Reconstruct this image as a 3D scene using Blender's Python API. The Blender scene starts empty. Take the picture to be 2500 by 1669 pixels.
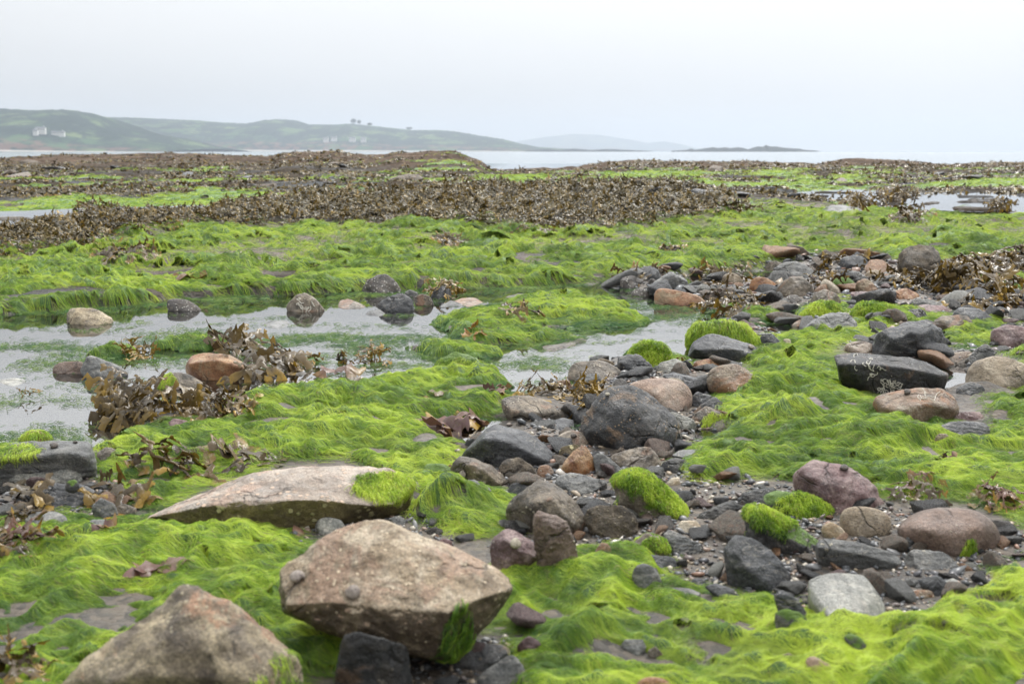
import bpy, bmesh, math, random
import numpy as np
from mathutils import Vector, Matrix
from mathutils.bvhtree import BVHTree

R = math.radians
rng = np.random.default_rng(7)
random.seed(7)
sc = bpy.context.scene
COL = sc.collection

# ------------------------------------------------------------------ camera
CAM_H = 0.80
FPX = 2778.0                      # focal length in pixels of the 2500 px wide photograph
PITCH = math.atan2(465.0, FPX)    # looking down
cam_d = bpy.data.cameras.new('camera')
cam = bpy.data.objects.new('camera', cam_d)
COL.objects.link(cam)
cam.location = (0, 0, CAM_H)
cam.rotation_euler = (R(90) - PITCH, 0, 0)
cam_d.sensor_width = 36.0
cam_d.lens = 36.0 * FPX / 2500.0
cam_d.clip_start = 0.05
cam_d.clip_end = 60000
cam_d.dof.use_dof = True
cam_d.dof.focus_distance = 4.1
cam_d.dof.aperture_fstop = 6.3
sc.camera = cam

# ------------------------------------------------------------------ sky and light (bright overcast)
HAZE_D = 1.7e-4
SUN_EL, SUN_AZ = R(54), R(28)     # azimuth measured from +Y towards +X
w = bpy.data.worlds.new("World")
sc.world = w
w.use_nodes = True
nt = w.node_tree
nt.nodes.clear()
N = nt.nodes.new
out = N('ShaderNodeOutputWorld')
bg1 = N('ShaderNodeBackground'); bg2 = N('ShaderNodeBackground'); add = N('ShaderNodeAddShader')
sky = N('ShaderNodeTexSky'); sky.sky_type = 'NISHITA'; sky.sun_disc = False
sky.sun_elevation = SUN_EL; sky.sun_rotation = SUN_AZ; sky.dust_density = 3.0
bg1.inputs['Strength'].default_value = 0.002
tc = N('ShaderNodeTexCoord'); sep = N('ShaderNodeSeparateXYZ')
nt.links.new(tc.outputs['Generated'], sep.inputs[0])
ramp = N('ShaderNodeValToRGB')
cr = ramp.color_ramp
cr.elements[0].position = 0.0; cr.elements[0].color = (0.432, 0.438, 0.447, 1)
cr.elements[1].position = 1.0; cr.elements[1].color = (2.25, 2.26, 2.28, 1)
e = cr.elements.new(0.045); e.color = (0.450, 0.455, 0.462, 1)
e = cr.elements.new(0.13); e.color = (0.555, 0.560, 0.562, 1)
e = cr.elements.new(0.19); e.color = (0.88, 0.885, 0.89, 1)
e = cr.elements.new(0.35); e.color = (1.15, 1.155, 1.165, 1)
nt.links.new(sep.outputs['Z'], ramp.inputs[0])
# cloud deck unevenness: broad soft patches, brighter to the right
cm = N('ShaderNodeMapping'); cm.inputs['Scale'].default_value = (2.2, 2.2, 9.0)
nt.links.new(tc.outputs['Generated'], cm.inputs[0])
cn = N('ShaderNodeTexNoise'); cn.inputs['Scale'].default_value = 1.0; cn.inputs['Detail'].default_value = 3.0
cn.inputs['Roughness'].default_value = 0.45
nt.links.new(cm.outputs[0], cn.inputs['Vector'])
mx = N('ShaderNodeMath'); mx.operation = 'MULTIPLY_ADD'
nt.links.new(sep.outputs['X'], mx.inputs[0]); mx.inputs[1].default_value = 0.17; mx.inputs[2].default_value = 0.945
ma = N('ShaderNodeMath'); ma.operation = 'MULTIPLY_ADD'
nt.links.new(cn.outputs['Fac'], ma.inputs[0]); ma.inputs[1].default_value = 0.14
nt.links.new(mx.outputs[0], ma.inputs[2])
vm = N('ShaderNodeVectorMath'); vm.operation = 'SCALE'
# the cloud is thinner and brighter over the sea than behind the camera
my = N('ShaderNodeMath'); my.operation = 'MULTIPLY_ADD'
nt.links.new(sep.outputs['Y'], my.inputs[0]); my.inputs[1].default_value = 0.36; my.inputs[2].default_value = 0.64
mm_ = N('ShaderNodeMath'); mm_.operation = 'MULTIPLY'
nt.links.new(my.outputs[0], mm_.inputs[0]); nt.links.new(ma.outputs[0], mm_.inputs[1])
nt.links.new(ramp.outputs[0], vm.inputs[0]); nt.links.new(mm_.outputs[0], vm.inputs['Scale'])
nt.links.new(sky.outputs[0], bg1.inputs[0]); nt.links.new(vm.outputs[0], bg2.inputs[0])
nt.links.new(bg1.outputs[0], add.inputs[0]); nt.links.new(bg2.outputs[0], add.inputs[1])
nt.links.new(add.outputs[0], out.inputs[0])
sun_d = bpy.data.lights.new('sun', 'SUN')
sun_d.energy = 1.5; sun_d.angle = R(10); sun_d.color = (1.0, 0.97, 0.92)
sun = bpy.data.objects.new('sun', sun_d); COL.objects.link(sun)
sd = Vector((math.sin(SUN_AZ) * math.cos(SUN_EL), math.cos(SUN_AZ) * math.cos(SUN_EL), math.sin(SUN_EL)))
sun.rotation_euler = sd.to_track_quat('Z', 'Y').to_euler()
sc.view_settings.view_transform = 'Standard'
sc.view_settings.look = 'None'
sc.view_settings.exposure = 0.86
sc.view_settings.gamma = 1.0
sc.cycles.max_bounces = 6
sc.cycles.transparent_max_bounces = 12
sc.cycles.volume_bounces = 1

# ------------------------------------------------------------------ numpy noise
def _h(ix, iy, iz, s):
    n = (ix * 374761393 + iy * 668265263 + iz * 2147483647 + s * 1274126177) & 0xffffffff
    n = ((n ^ (n >> 13)) * 1274126177) & 0xffffffff
    n = ((n ^ (n >> 16)) * 2246822519) & 0xffffffff
    return ((n ^ (n >> 15)) & 0xffffff).astype(np.float64) / 16777215.0

def n2(x, y, s=0):
    x0 = np.floor(x); y0 = np.floor(y)
    fx = x - x0; fy = y - y0
    ix = x0.astype(np.int64); iy = y0.astype(np.int64)
    def g(a, b):
        t = _h(ix + a, iy + b, 0, s) * (2 * np.pi)
        return np.cos(t) * (fx - a) + np.sin(t) * (fy - b)
    u = fx * fx * fx * (fx * (fx * 6 - 15) + 10); v = fy * fy * fy * (fy * (fy * 6 - 15) + 10)
    a = g(0, 0); b = g(1, 0); c = g(0, 1); d = g(1, 1)
    return ((a + u * (b - a)) * (1 - v) + (c + u * (d - c)) * v) * 1.5

def n3(p, s=0):
    p0 = np.floor(p); f = p - p0; i = p0.astype(np.int64)
    u = f * f * (3 - 2 * f)
    r = 0
    for a in (0, 1):
        for b in (0, 1):
            for c in (0, 1):
                wt = (u[:, 0] if a else 1 - u[:, 0]) * (u[:, 1] if b else 1 - u[:, 1]) * (u[:, 2] if c else 1 - u[:, 2])
                r = r + wt * _h(i[:, 0] + a, i[:, 1] + b, i[:, 2] + c, s)
    return r * 2 - 1

def fbm2(x, y, o=4, s=0, gain=0.5):
    r = 0; a = 1.0; t = 0
    for k in range(o):
        r = r + a * n2(x * 2 ** k + 17.3 * k, y * 2 ** k - 9.1 * k, s + k); t += a; a *= gain
    return r / t

def fbm3(p, o=4, s=0, gain=0.5):
    r = 0; a = 1.0; t = 0
    for k in range(o):
        r = r + a * n3(p * 2 ** k + 11.7 * k, s + k); t += a; a *= gain
    return r / t

def ss(a, b, x):
    t = np.clip((x - a) / (b - a), 0, 1)
    return t * t * (3 - 2 * t)

# ------------------------------------------------------------------ pixel <-> world (authoring only: where things stand on the shore)
cp, sp = math.cos(PITCH), math.sin(PITCH)
def ray(u, v):
    a = (np.asarray(u, float) - 1250.0) / FPX; b = -(np.asarray(v, float) - 834.5) / FPX
    return a, cp + b * sp, -sp + b * cp            # x, y, z of the direction
def ground_y(v, z=0.0):
    _, y, dz = ray(0, v)
    dz = np.minimum(dz, -1e-4)
    return (z - CAM_H) / dz * y
def point_at(u, v, Y):
    x, y, z = ray(u, v); t = Y / y
    return np.stack([x * t, np.broadcast_to(Y, np.shape(x * t)) + 0.0, CAM_H + z * t], -1)
def to_lp(u, v):                                    # pixel on the flat shore -> (x/y, ln y)
    x, y, z = ray(u, v); t = -CAM_H / np.minimum(z, -1e-4)
    return x / y, np.log(y * t)

# ------------------------------------------------------------------ the shore as a height field on a fan-shaped grid
NU, NL = 640, 1250
UMIN, UMAX = -1.15, 1.15
LMIN, LMAX = math.log(0.9), math.log(120.0)
gu = np.linspace(UMIN, UMAX, NU); gl = np.linspace(LMIN, LMAX, NL)
GU, GL = np.meshgrid(gu, gl)                       # rows = distance
GY = np.exp(GL); GX = GU * GY

def sdf(poly, U, L):
    """signed distance (negative inside) to a polygon given in pixels, in scale-free shore units"""
    pu, pl = to_lp(np.array([p[0] for p in poly], float), np.array([p[1] for p in poly], float))
    d = np.full(U.shape, 1e9); ins = np.zeros(U.shape, bool)
    n = len(poly)
    for i in range(n):
        ax, ay, bx, by = pu[i], pl[i], pu[(i + 1) % n], pl[(i + 1) % n]
        ex, ey = bx - ax, by - ay
        wx, wy = U - ax, L - ay
        t = np.clip((wx * ex + wy * ey) / (ex * ex + ey * ey + 1e-12), 0, 1)
        d = np.minimum(d, (wx - t * ex) ** 2 + (wy - t * ey) ** 2)
        c = ((ay > L) != (by > L)) & (U < (bx - ax) * (L - ay) / (by - ay + 1e-12) + ax)
        ins ^= c
    d = np.sqrt(d)
    return np.where(ins, -d, d)

# edge wander so that no boundary is a drawn line
EW = (0.013 * fbm2(GU * 14, GL * 14, 4, 31) + 0.010 * fbm2(GU * 45, GL * 45, 3, 37))
EW2 = (0.040 * fbm2(GU * 7 + 5, GL * 7, 5, 51))
def area(polys, soft=0.02, wander=1.0):
    m = np.zeros(GU.shape)
    for p in polys:
        lu, ll = to_lp(np.array([q[0] for q in p], float), np.array([q[1] for q in p], float))
        pad = 0.12
        i0, i1 = np.searchsorted(gl, [ll.min() - pad, ll.max() + pad]); j0, j1 = np.searchsorted(gu, [lu.min() - pad, lu.max() + pad])
        if i1 <= i0 or j1 <= j0: continue
        sl = (slice(i0, i1), slice(j0, j1))
        dd = sdf(p, GU[sl], GL[sl]) + wander * EW[sl]
        m[sl] = np.maximum(m[sl], 1 - ss(-soft, soft, dd))
    return m

POOLS = [
    [(-400,775),(0,772),(250,756),(460,742),(650,730),(900,718),(1150,712),(1400,700),(1480,690),(1500,700),(1590,715),(1600,745),(1440,742),(1380,712),(1250,722),(1090,770),(1120,812),(1110,842),(1000,830),(800,815),(600,815),(480,822),(400,845),(250,860),(120,880),(0,885),(-400,890)],
    [(-400,900),(0,895),(130,882),(250,872),(440,880),(520,905),(620,930),(700,920),(820,905),(1020,893),(1100,905),(1060,935),(940,955),(800,965),(650,968),(600,985),(470,995),(300,975),(150,985),(0,995),(-400,1000)],
    [(-400,1010),(0,1005),(140,985),(230,990),(250,1060),(240,1095),(130,1090),(60,1085),(0,1090),(-400,1110)],
    [(1180,890),(1290,868),(1420,845),(1480,800),(1600,775),(1690,775),(1690,880),(1540,870),(1440,885),(1390,925),(1320,935),(1240,915)],
    [(1130,1030),(1160,1015),(1210,1020),(1180,1060),(1130,1075),(1080,1065)],
    [(1370,1030),(1420,1015),(1440,1040),(1400,1065),(1370,1060)],
    [(1900,780),(1950,805),(2000,850),(1970,860),(1900,825),(1860,790)],
    [(2290,905),(2340,895),(2365,940),(2330,960),(2290,960)],
    [(1600,690),(1700,668),(1860,660),(2070,668),(1850,680),(1720,695),(1640,705)],
    [(1700,1050),(1760,1052),(1810,1060),(1770,1078),(1700,1075)],
    [(2440,695),(2500,675),(2560,680),(2500,705)],
]
FLOAT = [   # thin algae lying on or just under the water
    [(-400,745),(0,745),(250,742),(460,722),(900,708),(1400,690),(1420,705),(1150,722),(900,728),(640,738),(450,752),(200,765),(0,790),(-400,800)],
    [(-400,850),(0,845),(250,830),(460,808),(700,800),(1000,812),(1110,830),(1300,845),(1280,880),(1100,900),(900,905),(700,905),(500,885),(250,890),(0,905),(-400,915)],
    [(-400,990),(0,985),(160,975),(250,985),(280,1080),(150,1100),(0,1095),(-400,1110)],
    [(1230,740),(1450,720),(1600,745),(1950,760),(1900,800),(1750,790),(1600,790),(1450,810),(1250,850),(1200,800)],
    [(1000,1010),(1150,1005),(1220,1060),(1100,1090),(1000,1075)],
    [(1180,880),(1330,870),(1420,900),(1400,940),(1250,960),(1150,930)],
]
GREEN = [   # thick green algae
    [(-600,625),(0,645),(100,648),(220,640),(330,605),(480,590),(620,585),(800,572),(930,582),(1080,578),(1230,592),(1380,600),(1500,588),(1620,572),(1790,556),(1770,530),(1850,520),(2100,525),(2300,545),(2700,560),(2700,655),(2300,640),(2200,655),(2100,625),(2000,640),(1870,655),(1650,668),(1450,690),(1200,705),(1000,708),(800,716),(600,722),(440,728),(250,752),(0,768),(-600,790)],
    [(1060,790),(1150,760),(1300,738),(1420,728),(1520,745),(1590,790),(1540,800),(1400,805),(1300,800),(1380,830),(1250,840),(1120,850)],
    [(1000,850),(1130,842),(1230,862),(1190,880),(1060,872)],
    [(200,870),(270,850),(330,860),(290,880)], [(380,850),(480,825),(560,840),(500,860)],
    [(640,975),(760,950),(900,945),(1050,915),(1200,920),(1250,945),(1200,1000),(1180,1020),(1080,1040),(1030,1080),(1130,1100),(1090,1120),(1060,1180),(1100,1180),(1250,1250),(1210,1330),(1100,1330),(980,1270),(960,1170),(850,1135),(680,1140),(450,1215),(340,1280),(280,1200),(220,1180),(230,1140),(280,1080),(400,1050),(560,1030),(560,1000)],
    [(-700,1310),(0,1300),(80,1300),(170,1280),(260,1280),(340,1290),(420,1310),(560,1325),(650,1330),(740,1350),(820,1400),(900,1560),(860,1669),(700,1669),(700,1950),(-900,1950)],
    [(1170,1440),(1250,1400),(1340,1395),(1470,1370),(1560,1360),(1600,1460),(1700,1470),(1800,1500),(1880,1490),(1990,1540),(2060,1520),(2120,1590),(2200,1580),(2330,1500),(2430,1470),(2420,1420),(2500,1380),(3200,1420),(3600,1950),(1350,1950),(1250,1669),(1240,1560),(1130,1560)],
    [(1720,1095),(1770,1060),(1760,1010),(1780,960),(1870,955),(1830,900),(1850,870),(1990,880),(2050,930),(2060,970),(2180,1020),(2290,1050),(2350,1090),(2430,1080),(2420,990),(2600,950),(3300,1000),(3300,1330),(2520,1310),(2450,1270),(2380,1230),(2200,1230),(2150,1230),(1930,1190),(1850,1180),(1700,1190),(1650,1150)],
    [(1840,905),(1900,895),(2040,900),(2060,960),(1990,960),(1850,950)],
    [(1850,845),(1960,820),(2130,800),(2150,760),(2250,765),(2290,790),(2150,810),(2130,830),(2040,850),(1960,880),(1880,880)],
    [(2300,800),(2420,795),(2430,840),(2360,860),(2300,850)],
    [(2440,880),(2600,850),(2700,900),(2510,895)],
    [(1950,760),(2060,740),(2060,775),(1970,780)], [(1700,760),(1800,755),(1900,770),(1880,790),(1800,795)],
    [(2330,700),(2420,680),(2700,690),(2700,730),(2480,720),(2400,700)],
    [(1540,870),(1600,845),(1650,880),(1690,895),(1640,905),(1590,900)],
    # far patches
    [(-300,500),(30,520),(100,500),(190,490),(290,503),(470,485),(480,470),(620,480),(700,488),(880,492),(900,512),(620,520),(500,528),(300,526),(130,545),(-300,560)],
    [(1130,465),(1180,440),(1300,436),(1390,450),(1460,458),(1700,450),(1760,470),(1560,495),(1300,497),(1140,492)],
    [(1350,428),(1500,438),(1560,430),(1700,428),(1700,440),(1500,446)],
    [(1820,442),(1860,430),(1940,430),(1950,442)], [(2040,455),(2060,436),(2095,440),(2100,455)], [(1945,455),(1960,440),(1985,445),(1980,456)],
    [(1630,492),(1640,470),(1790,462),(2130,464),(2090,482),(1880,484)],
    [(2200,470),(2300,458),(2440,450),(2700,448),(2700,478),(2400,476)],
    [(720,448),(800,443),(880,450),(850,458),(740,455)], [(1000,455),(1060,450),(1070,458)], [(800,485),(850,478),(900,484),(860,492)],
    [(2390,445),(2440,440),(2460,447)],
]
TURF = [    # grey-purple bleached turf among the algae
    [(470,640),(560,615),(640,610),(700,625),(640,645),(520,680),(480,675)], [(690,620),(830,600),(900,600),(880,640),(780,660),(640,700),(600,690)],
    [(330,660),(400,640),(420,670),(350,690)], [(220,680),(260,665),(280,680),(240,690)],
    [(1370,625),(1430,600),(1490,610),(1450,640),(1400,640)], [(1530,615),(1600,590),(1650,605),(1600,640),(1540,640)],
    [(1890,580),(2050,560),(2250,575),(2200,620),(2080,620),(1960,605)], [(2010,540),(2120,530),(2140,550),(2050,560)],
    [(1200,690),(1280,660),(1350,680),(1280,690)], [(2270,560),(2400,560),(2600,580),(2500,600),(2350,590)],
    [(2280,1530),(2400,1490),(2600,1480),(2600,1530),(2400,1545)], [(1650,560),(1750,575),(1740,610),(1680,600)],
    [(2190,1640),(2300,1610),(2380,1640)], [(1280,610),(1340,605),(1360,630),(1300,640)],
]
WEED = [    # deep brown wrack
    [(-500,620),(0,585),(110,560),(200,550),(300,538),(480,548),(560,524),(800,508),(1000,502),(1200,492),(1400,490),(1650,492),(1750,512),(1815,545),(1780,560),(1600,575),(1450,592),(1300,602),(1200,592),(1050,575),(900,580),(800,565),(700,578),(600,585),(450,592),(300,612),(200,645),(80,650),(-500,660)],
]
BARE = [    # bare stone, gravel and mud
    [(0,1130),(220,1130),(240,1180),(330,1240),(300,1290),(150,1290),(60,1310),(-500,1330),(-500,1120)],
    [(650,1330),(760,1290),(860,1265),(1000,1270),(1100,1290),(1100,1350),(1000,1340),(860,1300),(760,1350)],
    [(1220,1060),(1400,1000),(1560,930),(1680,940),(1760,960),(1770,1060),(1700,1090),(1640,1150),(1700,1190),(1850,1195),(2000,1240),(2200,1250),(2500,1330),(2900,1380),(2480,1390),(2420,1430),(2400,1480),(2260,1520),(2180,1580),(2080,1580),(2010,1530),(1900,1490),(1760,1460),(1600,1440),(1480,1370),(1330,1390),(1240,1390),(1230,1340),(1180,1280),(1090,1190),(1110,1110)],
    [(820,1560),(1000,1590),(1200,1580),(1330,1560),(1340,1720),(1200,1900),(860,1800)],
    [(1480,700),(1640,665),(1900,640),(2200,650),(2300,655),(2700,700),(2700,870),(2440,880),(2330,900),(2050,860),(1900,850),(1830,830),(1760,800),(1800,760),(1700,740),(1560,740)],
    [(1390,920),(1500,880),(1700,885),(1800,890),(1740,960),(1640,1000),(1440,1010),(1400,970)],
    [(1860,1500),(1990,1510),(2050,1540),(1980,1550)],
]

print('masks')
pool = area(POOLS, 0.016)
flt = area(FLOAT, 0.05, 1.6)
green = area(GREEN, 0.022, 1.2)
turf = area(TURF, 0.016, 0.5)
weed = area(WEED, 0.02, 1.0)
bare = area(BARE, 0.02, 1.0)
farm = ss(math.log(13.0), math.log(19.0), GL)                   # the far reef begins
plat = area([[(-700,610),(0,600),(300,560),(900,480),(1800,480),(2300,520),(2900,540),(2900,650),(2300,645),(2200,650),(1900,650),(1650,662),(1450,685),(1200,700),(1000,703),(800,711),(600,718),(440,724),(250,747),(0,763),(-700,785)]], 0.12, 0.8)

turf = np.maximum(turf, ss(0.85, 0.98, plat) * (green > 0.3) * ss(-0.01, 0.09, fbm2(GX * 1.1, GY * 2.0, 4, 141, 0.6) + 0.12 * ss(0.0, 0.4, GU)))
out_ = ss(0.50, 0.60, np.abs(GU)) * (1 - farm) 
green = np.maximum(green, out_ * ss(-0.05, 0.08, fbm2(GX * 0.9, GY * 1.1, 3, 171)) * (1 - pool))
green = np.maximum(green, farm * ss(0.23, 0.30, fbm2(GX * 0.22, GY * 0.75, 4, 172)) * (GY < 42) * (1 - weed) * 0.95)
# folds of the algae
wx = 0.10 * fbm2(GX * 2.0, GY * 2.0, 2, 3); wy = 0.10 * fbm2(GX * 2.0 + 9, GY * 2.0, 2, 4)
f1 = n2((GX + wx) * 2.6, (GY + wy) * 3.6, 5); f2 = n2((GX + wx) * 6.5, (GY + wy) * 8.5, 6)
f3 = n2((GX + 0.5 * wx) * 15, (GY + 0.5 * wy) * 19, 7)
f4 = n2((GX + 0.3 * wx) * 34, (GY + 0.3 * wy) * 40, 8)
fold = 0.036 * f1 + 0.030 * (0.55 - np.abs(f2) * 1.9) + 0.018 * (0.5 - np.abs(f3) * 1.9) + 0.009 * f4
gmask = np.clip(green * (1 - 0.0 * pool), 0, 1)
base = 0.012 * fbm2(GX * 1.3, GY * 1.3, 3, 11) + 0.006 * fbm2(GX * 12, GY * 12, 3, 12)
H = 0.022 + base
H += 0.10 * plat * (0.75 + 0.6 * fbm2(GX * 0.7, GY * 0.9, 3, 14))
H += 0.11 * weed * (0.7 + 1.3 * fbm2(GX * 1.5, GY * 1.9, 4, 15, 0.6))
for (bu, bv, bw, bh) in [(1090,1275,70,.085),(1180,1270,50,.05),(1010,1235,45,.05),(640,1020,70,.05),(760,1085,90,.04),(900,1000,80,.03),(880,1060,70,.04),(1040,1100,60,.03),
                         (1930,1060,95,.07),(2060,1110,80,.04),(2200,1100,120,.03),(1870,985,60,.05),(2000,1020,90,.04),(2380,970,60,.05),(2460,1030,70,.04),(1330,760,90,.05),(1420,745,60,.05),(1250,790,70,.03),
                         (560,1450,150,.04),(250,1400,160,.03),(120,1500,120,.04),(1500,1480,140,.04),(1750,1560,150,.04),(2250,1620,160,.05),(2440,1440,80,.04),(1440,1600,110,.11),(690,812,45,.035),(480,835,55,.03),(560,1300,60,.02)]:
    bu_, bl_ = to_lp(bu, bv)
    rb_ = bw / FPX
    H += (0.75 if bv < 1350 else 0.35) * bh * np.exp(-(((GU - bu_) / rb_) ** 2 + ((GL - bl_) / (rb_ * 1.1)) ** 2)) * (1 + 0.5 * n2(GX * 9, GY * 9, 77))
# reef further out: ledges of laid-over rock with hollows
lg = fbm2(GX * 0.16, GY * 0.30, 5, 16, 0.55)
H += farm * (0.06 + 0.16 * np.clip(lg + 0.15, -0.4, 1) + 0.05 * fbm2(GX * 1.5, GY * 2.2, 3, 17))
H += farm * ss(3.1, 4.2, GL) * 0.07 * (0.5 - np.abs(n2(GX * 0.3, GY * 0.5, 19)) * 2)
# pools cut below the water level (z = 0)
depth = -0.045 - 0.02 * fbm2(GX * 4, GY * 4, 3, 21)
poolw = np.maximum(pool, flt * (1 - 0.85 * ss(0.35, 0.75, green)))
pl = poolw * (1 - 0.92 * ss(0.45, 0.8, green) * (1 - flt))
H = H * (1 - pl) + depth * pl
FARP = [[(-200,555),(60,545),(220,536),(480,528),(560,532),(450,546),(250,560),(120,572),(60,590),(-200,600)],
        [(1860,492),(1960,484),(2080,482),(2250,492),(2440,491),(2750,500),(2750,556),(2420,546),(2200,534),(2060,516),(1960,502)]]
zp = 0.13
fp_in = area(FARP, 0.010, 0.8); fp_ring = area(FARP, 0.05, 0.8)
FPX_ = 1.0 - 0.0 * fp_in
farpool = farm * (1 - ss(0.0, 0.18, lg + 0.30 + 0.08 * f1)) * (1 - ss(math.log(60), math.log(80), GL))
H = H * (1 - 0.7 * farpool)
isl = ss(0.20, 0.36, fbm2(GX * 1.2, GY * 2.2, 3, 151))           # humps that stand out of the far pools
H = np.where(fp_ring > 0.02, H * (1 - fp_ring) + np.clip(H, zp + 0.004, zp + 0.018) * fp_ring, H)
H = H * (1 - fp_in) + (zp - 0.05 + 0.068 * isl) * fp_in
# the shore sinks below the sea at its outer edge, except for the ledges
UN = GU
def bump_u(c, wd): return np.exp(-((UN - c) / wd) ** 2)
def px2u(u): return (u - 1250.0) / FPX / (cp + 0.16 * sp)
edge_px = np.array([-1500, 0, 150, 400, 660, 690, 820, 900, 980, 1110, 1170, 1200, 1400, 1450, 1560, 1680, 1800, 2000, 2080, 2200, 2300, 2400, 2500, 3700], float)
edge_v  = np.array([386, 386, 377, 374, 381, 372, 368, 381, 371, 367, 390, 413, 408, 397, 389, 394, 393, 398, 384, 391, 400, 396, 394, 392], float)
edge_D  = np.array([70, 62, 60, 58, 56, 50, 50, 50, 46, 46, 44, 46, 46, 52, 56, 58, 60, 62, 56, 58, 60, 62, 62, 70], float)
EU = px2u(edge_px)
D_e = np.interp(GU[0], EU, edge_D)
V_e = np.interp(GU[0], EU, edge_v)
Z_e = CAM_H - (V_e - 369.5) / FPX * D_e                      # height of the crest of the outer ledge at its distance
wob = fbm2(GU * 30, GL * 3, 4, 71) * 0.5 + fbm2(GU * 90, GL * 6, 3, 72) * 0.25
crest = np.exp(-((GY - D_e[None, :]) / (0.20 * D_e[None, :])) ** 2)
fall = ss(1.0, 1.25, GY / D_e[None, :])
terr = fbm2(GX * 0.55, GY * 0.9, 5, 73, 0.62)
H = H * (1 - crest) + (Z_e[None, :] - 0.03 + 0.06 * wob + 0.16 * (np.round(terr * 7) / 7 * 0.6 + terr * 0.4) * (Z_e[None, :] > -0.2)) * crest
H = H * (1 - fall) + (-2.0) * fall
# green coat thickness
mat_t = gmask * (1 - ss(0.3, 0.9, pool) * 0.35)
lowfar = np.clip(6.0 / GY, 0.25, 1.0)
MAT = H + gmask * (0.012 + 0.045 * f1 * plat + 0.02 * (0.5 - np.abs(f2) * 1.9) * plat + fold * np.where(GY > 12, 0.6, 0.72 + 0.28 * ss(2.2, 4.5, GY)))
MAT = np.where(gmask > 0.5, np.maximum(MAT, 0.004 + 0.006 * f2), MAT)
TOP = np.maximum(H, np.where(gmask > 0.3, MAT, -9))

def look(A, x, y):
    """bilinear lookup of a grid at world positions"""
    y = np.maximum(y, 0.91)
    fu = np.clip((x / y - UMIN) / (UMAX - UMIN) * (NU - 1), 0, NU - 1.001)
    fl = np.clip((np.log(y) - LMIN) / (LMAX - LMIN) * (NL - 1), 0, NL - 1.001)
    i = fl.astype(int); j = fu.astype(int); a = fl - i; b = fu - j
    return (A[i, j] * (1 - b) + A[i, j + 1] * b) * (1 - a) + (A[i + 1, j] * (1 - b) + A[i + 1, j + 1] * b) * a

def hit(u, v, A=None):
    """where the line of sight of a pixel meets the shore"""
    A = TOP if A is None else A
    z = 0.0
    for _ in range(12):
        Y = min(float(ground_y(v, min(z, 0.6))), 110.0)
        P = point_at(u, v, Y)
        z = 0.5 * z + 0.5 * max(float(look(A, np.array(P[0]), np.array(P[1]))), 0.0)
    return P

# ------------------------------------------------------------------ object helpers
def link(o, parent=None):
    COL.objects.link(o)
    if parent: o.parent = parent
    return o
def tag(o, label=None, cat=None, group=None, kind=None):
    if label: o['label'] = label
    if cat: o['category'] = cat
    if group: o['group'] = group
    if kind: o['kind'] = kind
    return o
def mesh_np(name, V, F, mat, parent=None, smooth=True, attrs=None):
    """V (n,3), F (m,k) arrays -> mesh object"""
    me = bpy.data.meshes.new(name)
    V = np.asarray(V, np.float32); F = np.asarray(F, np.int32)
    me.vertices.add(len(V)); me.vertices.foreach_set('co', V.ravel())
    k = F.shape[1]
    me.loops.add(F.size); me.loops.foreach_set('vertex_index', F.ravel())
    me.polygons.add(len(F))
    me.polygons.foreach_set('loop_start', np.arange(0, F.size, k, dtype=np.int32))
    if smooth: me.polygons.foreach_set('use_smooth', np.ones(len(F), bool))
    if attrs:
        for an, av in attrs.items():
            av = np.asarray(av, np.float32)
            if av.ndim == 1:
                at = me.attributes.new(an, 'FLOAT', 'POINT'); at.data.foreach_set('value', av)
            else:
                at = me.attributes.new(an, 'FLOAT_COLOR', 'POINT')
                at.data.foreach_set('color', np.concatenate([av, np.ones((len(av), 1), np.float32)], 1).ravel())
    me.update(calc_edges=True)
    me.validate()
    if mat: me.materials.append(mat)
    return link(bpy.data.objects.new(name, me), parent)

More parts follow.
